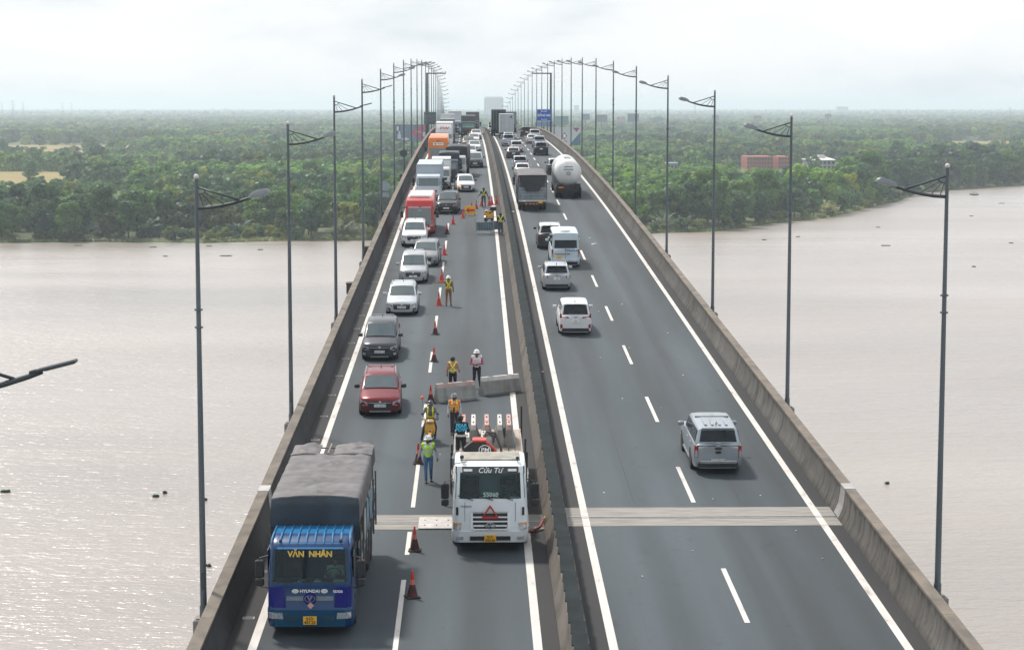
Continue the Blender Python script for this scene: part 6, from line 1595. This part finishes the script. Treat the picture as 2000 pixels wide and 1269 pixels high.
# crowd barricade of steel bars with water filled sheet behind
def barricade(label, X, Y, rz, w=1.45):
    o = empty('barricade', road_pt(X, Y), (road_rot(Y)[0], 0, rz), label, 'barricade')
    g = mat('galv_tube', (.33, .36, .38), .45, .6, var=.1)
    for s in (-1, 1):
        MB().tube([(s*w/2, 0, .0), (s*w/2, 0, 1.35)], .022, 6).build('post', g, o); MB().box(s*w/2 - .03, s*w/2 + .03, -.3, .3, 0, .04).build('foot', g, o)
    for z in (.32, 1.0, 1.33): MB().tube([(-w/2, 0, z), (w/2, 0, z)], .02, 6).build('rail', g, o)
    for i in range(1, 7):
        x = lerp(-w/2, w/2, i/7); MB().tube([(x, 0, .32), (x, 0, 1.0)], .012, 5).build('bar', g, o)
    MB().box(-w/2 + .08, w/2 - .1, .03, .05, .34, .98, c=.008).build('backing_sheet', mat('sheet_teal', (.10, .15, .18), .6, var=.2), o)
    MB().box(-w/2, w/2, -.02, .02, .04, .14, c=.01).build('toe_board', g, o)
barricade('steel bar barricade standing in the closed lane by the parked scooter', .75, 158.8, .05)
barricade('steel bar barricade closing the gap to the median', 1.72, 159.6, .25, 1.0)
# dented red and yellow post fallen against the median
o = empty('fallen_post', road_pt(2.0, 66.5, 0), (.0, 0, 0), 'broken red post with yellow tip lying against the median barrier', 'post')
MB().tube([(.0, 0, .06), (.20, .3, .14), (.33, .6, .30)], [.045, .055, .045], 8).build('shaft', mat('post_red', (.22, .03, .03), .6, var=.3, scale=9), o, True)
MB().tube([(.33, .6, .30), (.38, .72, .38)], [.05, .04], 8).build('tip', mat('post_yellow', (.55, .36, .05), .6, var=.2, scale=9), o, True)
MB().box(-.22, .0, -.1, .1, .01, .08, c=.03).build('broken_base', mat('post_red', (.22, .03, .03)), o)
# sheet metal cover beside the flatbed on the joint
o = empty('steel_plate', road_pt(-1.35, 67.9, .02), road_rot(68), 'pale steel plate laid over the joint beside the flatbed', 'plate')
MB().box(-.62, .62, -1.0, .55, .0, .03, c=.008).build('sheet', mat('plate_pale', (.44, .42, .41), .6, .2, var=.15, scale=4), o)
for i in range(3):
    for j in range(2): MB().lathe([(.03, 0), (.03, .012), (.001, .014)], n=8).build('bolt', steel_d, o, loc=(-.4 + .4*i, -.6 + .7*j, .03))
# litter on the carriageways
lit = mat('litter_white', (.5, .49, .47), .8, var=.15, scale=20)
LIT = [(9.05, 151.5, .5), (9.0, 156.0, .22), (3.35, 53.2, .16), (6.7, 90.1, .12), (9.6, 78.2, .1), (8.6, 71.0, .09), (10.4, 71.5, .1), (7.3, 117, .12), (8.9, 120, .16), (10.1, 96, .12), (6.4, 101, .1), (8.3, 88, .1), (10.9, 66.5, .09), (11.2, 63, .08), (5.2, 61, .09), (4.7, 72, .1), (-.1, 92.0, .22), (-1.4, 78.5, .09), (2.0, 94.8, .14), (3.4, 178, .3), (3.3, 97, .16), (6.1, 84, .08), (9.9, 84.5, .09), (7.1, 64, .08), (10.6, 109, .1), (8.1, 104, .09), (1.9, 82.6, .12), (1.95, 76.2, .1)]
for i, (X, Y, s) in enumerate(LIT):
    n = 7; ring = [(s*.5*(.6 + .5*rnd.random())*math.cos(2*PI*k/n), s*.5*(.6 + .5*rnd.random())*math.sin(2*PI*k/n)) for k in range(n)]
    o = MB().loft([[(x, y, .0) for x, y in ring], [(x*.8, y*.8, .02 + .2*s*rnd.random()) for x, y in ring]]).build('litter', lit, loc=road_pt(X, Y, .007), rot=road_rot(Y))
    tag(o, 'scrap of pale litter lying on the asphalt', 'litter', 'litter scraps on the asphalt')
# ================================================================ gantry masts and road signs
sign_blue = mat('sign_blue', (.012, .10, .42), .45, var=.06)
def mast(X, Y, side, label, back):
    o = empty('sign_mast', road_pt(X, Y, .2), (0, 0, 0 if side < 0 else PI), label, 'sign mast')
    MB().tube([(0, 0, 0), (0, 0, 11.0)], [.2, .16], 12).build('post', pole_top, o, 40)
    MB().box(-.15, 3.3, -.1, .1, 10.8, 11.0, c=.03).build('boom', pole_top, o)
    MB().tube([(3.25, 0, 10.95), (3.25, 0, 11.3)], .05, 6).build('end_lamp', pole_top, o)
    return o
mast(-7.95, 352, -1, 'dark cantilever mast beside the billboard with the red leaf', True)
mast(13.75, 352, 1, 'dark cantilever mast carrying the blue province sign', False)
o = empty('road_sign', road_pt(13.75, 351.6), (0, 0, 0), 'blue province sign with white lettering on the mast', 'sign')
MB().box(-2.40, -.02, -.05, .05, 2.76, 4.88, c=.03).build('panel', sign_blue, o)
MB().box(-2.34, -.08, -.065, -.045, 4.78, 4.82).box(-2.34, -.08, -.065, -.045, 2.82, 2.86).build('border', white_ink, o)
text('ĐỒNG NAI', .56, white_ink, o, (-1.21, -.07, 3.78), (PI/2, 0, 0), sx=.80, bold=.012)
text('Địa phận', .30, white_ink, o, (-1.21, -.07, 4.50), (PI/2, 0, 0), bold=.004)
text('Dong Nai', .26, white_ink, o, (-1.21, -.07, 3.10), (PI/2, 0, 0), bold=.004)
for z in (3.2, 4.4): MB().tube([(-2.3, .08, z), (.0, .3, z)], .05, 6).build('bracket', pole_m, o)
o = empty('road_sign', road_pt(-7.95, 351.6), (0, 0, 0), 'grey back of a square road sign beside the queue', 'sign')
MB().box(-.55, 1.6, -.05, .05, 2.2, 4.4, c=.03).build('panel', mat('sign_back', (.10, .13, .145), .5, .3, var=.1), o)
for z in (2.5, 3.3, 4.1): MB().box(-.55, 1.6, -.09, -.05, z - .05, z + .05).build('stiffener', pole_top, o)
for z in (2.7, 3.9): MB().tube([(-.4, .08, z), (.0, .3, z)], .05, 6).build('bracket', pole_m, o)
# round traffic signs seen from behind on the queue parapet
for Y, h, lab, col in ((168.5, 2.5, 'pale back of a round traffic sign with a second plate below', (.25, .33, .38)), (213.0, 2.6, 'dark back of a round traffic sign on the parapet', (.05, .065, .075))):
    o = empty('traffic_sign', road_pt(-7.55, Y, .9), (0, 0, 0), lab, 'traffic sign')
    mm = mat('signback_%.2f' % col[0], col, .5, .3, var=.1)
    MB().tube([(0, 0, -.2), (0, 0, h)], .04, 8).build('post', pole_m, o)
    MB().lathe([(.40, -.015), (.40, .015)], (0, -.05, h - .35), 'y', 20).build('disc', mm, o)
    if col[0] > .1: MB().prism([(-.38, h - 1.25), (.38, h - 1.25), (.2, h - .85), (-.2, h - .85)], 'y', -.06, -.03).build('lower_plate', mm, o)
# junction boxes bolted outside the parapet
for Y in (123.5, 143.0, 169.0, 213.5):
    o = empty('junction_box', road_pt(-7.75, Y, .2), road_rot(Y), 'dark junction box bolted outside the queue parapet', 'box', 'junction boxes on the parapet')
    MB().box(-.24, .24, -.3, .3, .0, .62, c=.04).build('casing', mat('box_dark', (.05, .045, .045), .6), o); MB().box(-.27, .27, -.34, .34, .62, .70, c=.03).build('lid', mat('box_rust', (.07, .045, .035), .7), o)
# billboards far beyond the crest
def billboard(label, x, y, zb, zt, wdt, face, art=None, group=None):
    o = empty('billboard', (x, y, 1.0), (0, 0, 0), label, 'billboard', group)
    MB().tube([(0, .6, 0), (0, .6, zt - 2)], .55, 10).build('pole', pole_m, o)
    MB().box(-wdt/2, wdt/2, -.35, .35, zb - 1, zt - 1, c=.05).build('panel', face, o)
    MB().box(-wdt/2, wdt/2, -1.3, -.3, zb - 1.35, zb - 1.15).build('walkway', pole_m, o)
    for i in range(7):
        xx = lerp(-wdt/2, wdt/2, (i + .5)/7); MB().tube([(xx, -.3, zt - 1), (xx, -1.4, zt - .2)], .08, 5).sphere((xx, -1.4, zt - .2), .22, 6).build('floodlight', pole_top, o)
    if art: art(o, wdt, zb - 1, zt - 1)
    return o
Yb = 1010.0; k = Yb / 3894
def art1(o, w, z0, z1):
    H = z1 - z0; y = -.36
    leaf = [(-.06*w + .46*w*(1 - math.cos(a)) , z0 + H*.5 + H*.50*math.sin(a)*(1.0 if a < PI/2 else 1)) for a in [PI*i/14 for i in range(15)]]
    pts = [(-.04*w + .54*w*t_, z0 + H*(.5 + .5*math.sin(PI/2*min(1, t_*1.25)))) for t_ in [i/10 for i in range(11)]]
    pts += [(-.04*w + .54*w*t_, z0 + H*(.5 - .5*math.sin(PI/2*min(1, t_*1.25)))) for t_ in [i/10 for i in range(10, 0, -1)]]
    MB().prism(pts, 'y', y - .03, y + .1).build('red_leaf', mat('leaf_red', (.40, .05, .11), .5), o)
    MB().lathe([(1.2, 0), (1.2, .05)], (.36*w, y - .08, z0 + H*.42), 'y', 20).build('pale_emblem', mat('emblem_pale', (.40, .48, .52), .5), o, scale=(1, 1, 1))
    MB().box(-.49*w, -.35*w, y - .02, y + .1, z0 + .1, z1 - .1).build('navy_column', mat('navy', (.05, .09, .16), .5), o)
    MB().box(-.455*w, -.395*w, y - .05, y, z0 + H*.62, z1 - H*.10).build('white_tablet', mat('tablet', (.5, .53, .55), .5), o)
    MB().box(-.43*w, -.33*w, y - .06, y, z0 + H*.13, z0 + H*.40).box(-.40*w, -.35*w, y - .06, y, z0 + H*.4, z0 + H*.6).build('white_pump', mat('tablet', (.5, .53, .55)), o)
    MB().sphere((-.2*w, y, z0 + H*.12), 1.4, 8, sq=(1.3, .05, .5)).build('white_swoosh', mat('tablet', (.5, .53, .55)), o, True)
    text('SAX', 1.7, mat('text_pink', (.6, .4, .42), .5), o, (.20*w, y - .05, z0 + H*.55), (PI/2, 0, 0), sx=1.1)
def art2(o, w, z0, z1):
    H = z1 - z0; y = -.36
    MB().prism([(.0, z0 + H*.28), (.085*w, z0 + H*.5), (.0, z0 + H*.72), (-.085*w, z0 + H*.5)], 'y', y - .03, y + .1).build('crimson_diamond', mat('crimson', (.30, .03, .09), .5), o)
    MB().box(-.035*w, .035*w, y - .06, y, z0 + H*.40, z0 + H*.60).build('white_square', white_ink, o)
    MB().prism([(.16*w, z0), (.5*w, z0), (.5*w, z0 + H*.72)], 'y', y - .02, y + .1).build('teal_corner', mat('teal_corner', (.02, .12, .20), .5), o)
    MB().prism([(.26*w, z1 - .3), (.49*w, z1 - .3), (.38*w, z1 - H*.28)], 'y', y - .02, y + .1).build('crimson_triangle', mat('crimson', (.30, .03, .09)), o)
    MB().lathe([(1.05, 0), (1.05, .06), (.75, .06), (.75, 0)], (-.24*w, y - .02, z0 + H*.5), 'y', 18, caps=False).build('letter_ring', ink, o)
    MB().box(-.10*w, .08*w, y - .03, y, z0 + H*.17, z0 + H*.21).build('script_line', ink, o)
def px(x): return (x - 928) * k
zz = lambda y: CZ - (y - 207) * k
billboard('blue billboard with crimson leaf beyond the queue parapet', px(806), Yb, zz(275), zz(243), 66*k, mat('billboard_blue', (.10, .17, .24), .5, var=.15, scale=.3), art1)
billboard('white billboard with crimson diamond and teal corner', px(1102), Yb, zz(282), zz(248), 62*k, mat('billboard_white', (.50, .54, .56), .5, var=.05), art2)
for i, (x, y0, y1, w_, Y, c_, lab) in enumerate(((1097, 243, 227, 26, 1500, (.14, .24, .26), 'greenish billboard behind the white one'), (1143, 234, 223, 16, 2300, (.10, .16, .22), 'small dark billboard on a single pole over the woods'), (1174, 238, 224.5, 23, 2200, (.13, .19, .22), 'grey framed billboard on a single pole over the woods'),
        (1212, 238, 229, 16, 2700, (.36, .30, .30), 'faded pink billboard over the woods'), (1236, 237, 222, 22, 2400, (.10, .16, .22), 'dark billboard beside a street lamp pole'), (1285, 238, 229, 17, 2900, (.16, .22, .22), 'low green billboard among trees'), (1396, 234, 225, 14, 3000, (.14, .2, .22), 'tiny dark billboard far across the woods'),
        (1478, 235, 226, 15, 2900, (.28, .22, .24), 'brownish billboard far across the woods'), (1616, 230, 223, 13, 3300, (.15, .2, .2), 'square dark billboard on the skyline'), (1062, 246, 238, 34, 1300, (.05, .16, .30), 'wide blue board low behind the province sign'))):
    kk = Y / 3894; z_ = lambda q: CZ - (q - 207) * kk
    billboard(lab, (x - 928)*kk, Y, z_(y0), z_(y1), w_*kk, mat('bb_%d' % i, c_, .6, var=.15, scale=.2))
# ================================================================ buildings in the distance
def bx_at(x, Y): return (x - 928) / 3894 * Y
def far_block(label, x0, x1, ytop, Y, col, floors, bays, cham=0, depth=30, roofm=None, name='building'):
    X0, X1 = bx_at(x0, Y), bx_at(x1, Y); zt = CZ - (ytop - 207) / 3894 * Y
    o = empty(name, ((X0 + X1)/2, Y, 1.0), (0, 0, 0), label, 'building'); w = X1 - X0; h = zt - 1
    wm = mat('wall_%.2f_%.2f_%.2f' % col, col, .8, var=.06, scale=.05)
    if cham: MB().prism([(-w/2, 0), (w/2, 0), (w/2, h - cham), (w/2 - cham, h), (.03*w, h), (0, h - cham*.25), (-.03*w, h), (-w/2 + cham, h), (-w/2, h - cham)], 'y', 0, depth).build('wall', wm, o)
    else: MB().box(-w/2, w/2, 0, depth, 0, h).build('wall', wm, o)
    gm_ = mat('far_window', (.05, .06, .07), .3, var=.2, scale=.3)
    if bays:
        me = MB().box(-w/bays*.32, w/bays*.32, -.12, .1, -h/floors*.3, h/floors*.3).mesh('window', gm_)
        for i in range(bays):
            for j in range(floors):
                if cham and (j == floors - 1): continue
                put('window', me, o, (lerp(-w/2, w/2, (i + .5)/bays), 0, h*(j + .5)/floors))
    return o, w, h
far_block('huge pale block with chamfered top closing the road axis', 946, 983.5, 189.5, 6400, (.42, .46, .48), 12, 8, cham=5)
far_block('low grey block on the skyline behind street lamps', 1634, 1655, 208.5, 9000, (.35, .37, .38), 4, 6)
far_block('small pale tower on the skyline beside a lamp', 1121, 1130, 206, 8000, (.4, .42, .42), 6, 3)
# terracotta terrace under construction
o, w, h = far_block('long unplastered terracotta building among the trees', 1459, 1509, 305.5, 1300, (.30, .085, .05), 3, 9)
o, w, h = far_block('shorter unplastered terracotta building beside the long one', 1520, 1543, 305.5, 1300, (.30, .085, .05), 3, 4)
o, w, h = far_block('pale grey house with white roof above the right bank woods', 1582, 1632, 313, 1290, (.34, .38, .38), 2, 6)
MB().loft([[(-w/2 - 1, -1, h), (w/2 + 1, -1, h), (w/2 + 1, 31, h), (-w/2 - 1, 31, h)], [(-w/2 - 1, -1, h + .3), (w/2 + 1, -1, h + .3), (w/2 - 3, 16, h + 2.0), (-w/2 + 3, 16, h + 2.0)]]).build('roof', mat('roof_white', (.5, .5, .49), .7), o)
MB().box(-w*.05, w*.2, 10, 18, h + .5, h + 3.2).build('roof_house', mat('roof_white', (.5, .5, .49)), o)
o, w, h = far_block('low shed with pale blue roof between lamp poles', 1296, 1323, 319.5, 1280, (.3, .32, .34), 1, 4)
MB().box(-w/2 - .6, w/2 + .6, -.8, 14, h, h + .7, c=.1).build('roof', mat('roof_blue', (.26, .38, .46), .6), o)
# pylons
pyl = mat('pylon_steel', (.16, .18, .2), .6, .3)
for x, ytop, Y in ((35, 197, 3600), (55, 200, 4300), (131, 201, 5600), (148, 201, 5800), (14, 200, 5200), (1356, 199, 5200), (1972, 210, 4600), (863, 205, 5000)):
    X = bx_at(x, Y); h = CZ - (ytop - 207)/3894*Y
    o = empty('pylon', (X, Y, 1.0), (0, 0, .2), 'lattice power pylon standing over the hazy plain', 'pylon', 'pylons on the plain')
    for sx in (-1, 1):
        for sy in (-1, 1): MB().tube([(sx*3.2, sy*3.2, 0), (sx*1.0, sy*1.0, h*.72), (sx*.3, sy*.3, h)], [.22, .18, .12], 5).build('leg', pyl, o)
    for j in range(7):
        z0 = h*.1*j; s = lerp(3.2, 1.0, min(1, z0/(h*.72)))
        MB().tube([(-s, -s, z0), (s, -s, z0 + h*.1)], .1, 4).tube([(s, -s, z0), (-s, -s, z0 + h*.1)], .1, 4).build('brace', pyl, o)
    for j in (.74, .84, .94): MB().tube([(-5, 0, h*j), (0, 0, h*j + .8), (5, 0, h*j)], .15, 5).build('cross_arm', pyl, o)
# ================================================================ the humid air
hz = bpy.data.materials.new('haze'); hz.use_nodes = True; t = hz.node_tree; t.nodes.clear()
pv = t.nodes.new('ShaderNodeVolumePrincipled'); pv.inputs['Density'].default_value = 1.5e-4
pv.inputs['Color'].default_value = (.79, .90, 1.0, 1); pv.inputs['Anisotropy'].default_value = .3
ho = t.nodes.new('ShaderNodeOutputMaterial'); t.links.new(pv.outputs[0], ho.inputs['Volume'])
o = MB().box(-88000, 88000, -3900, 89000, -4.0, 92).build('haze', hz)
tag(o, 'pale humid haze over river and plain', 'haze', kind='stuff')
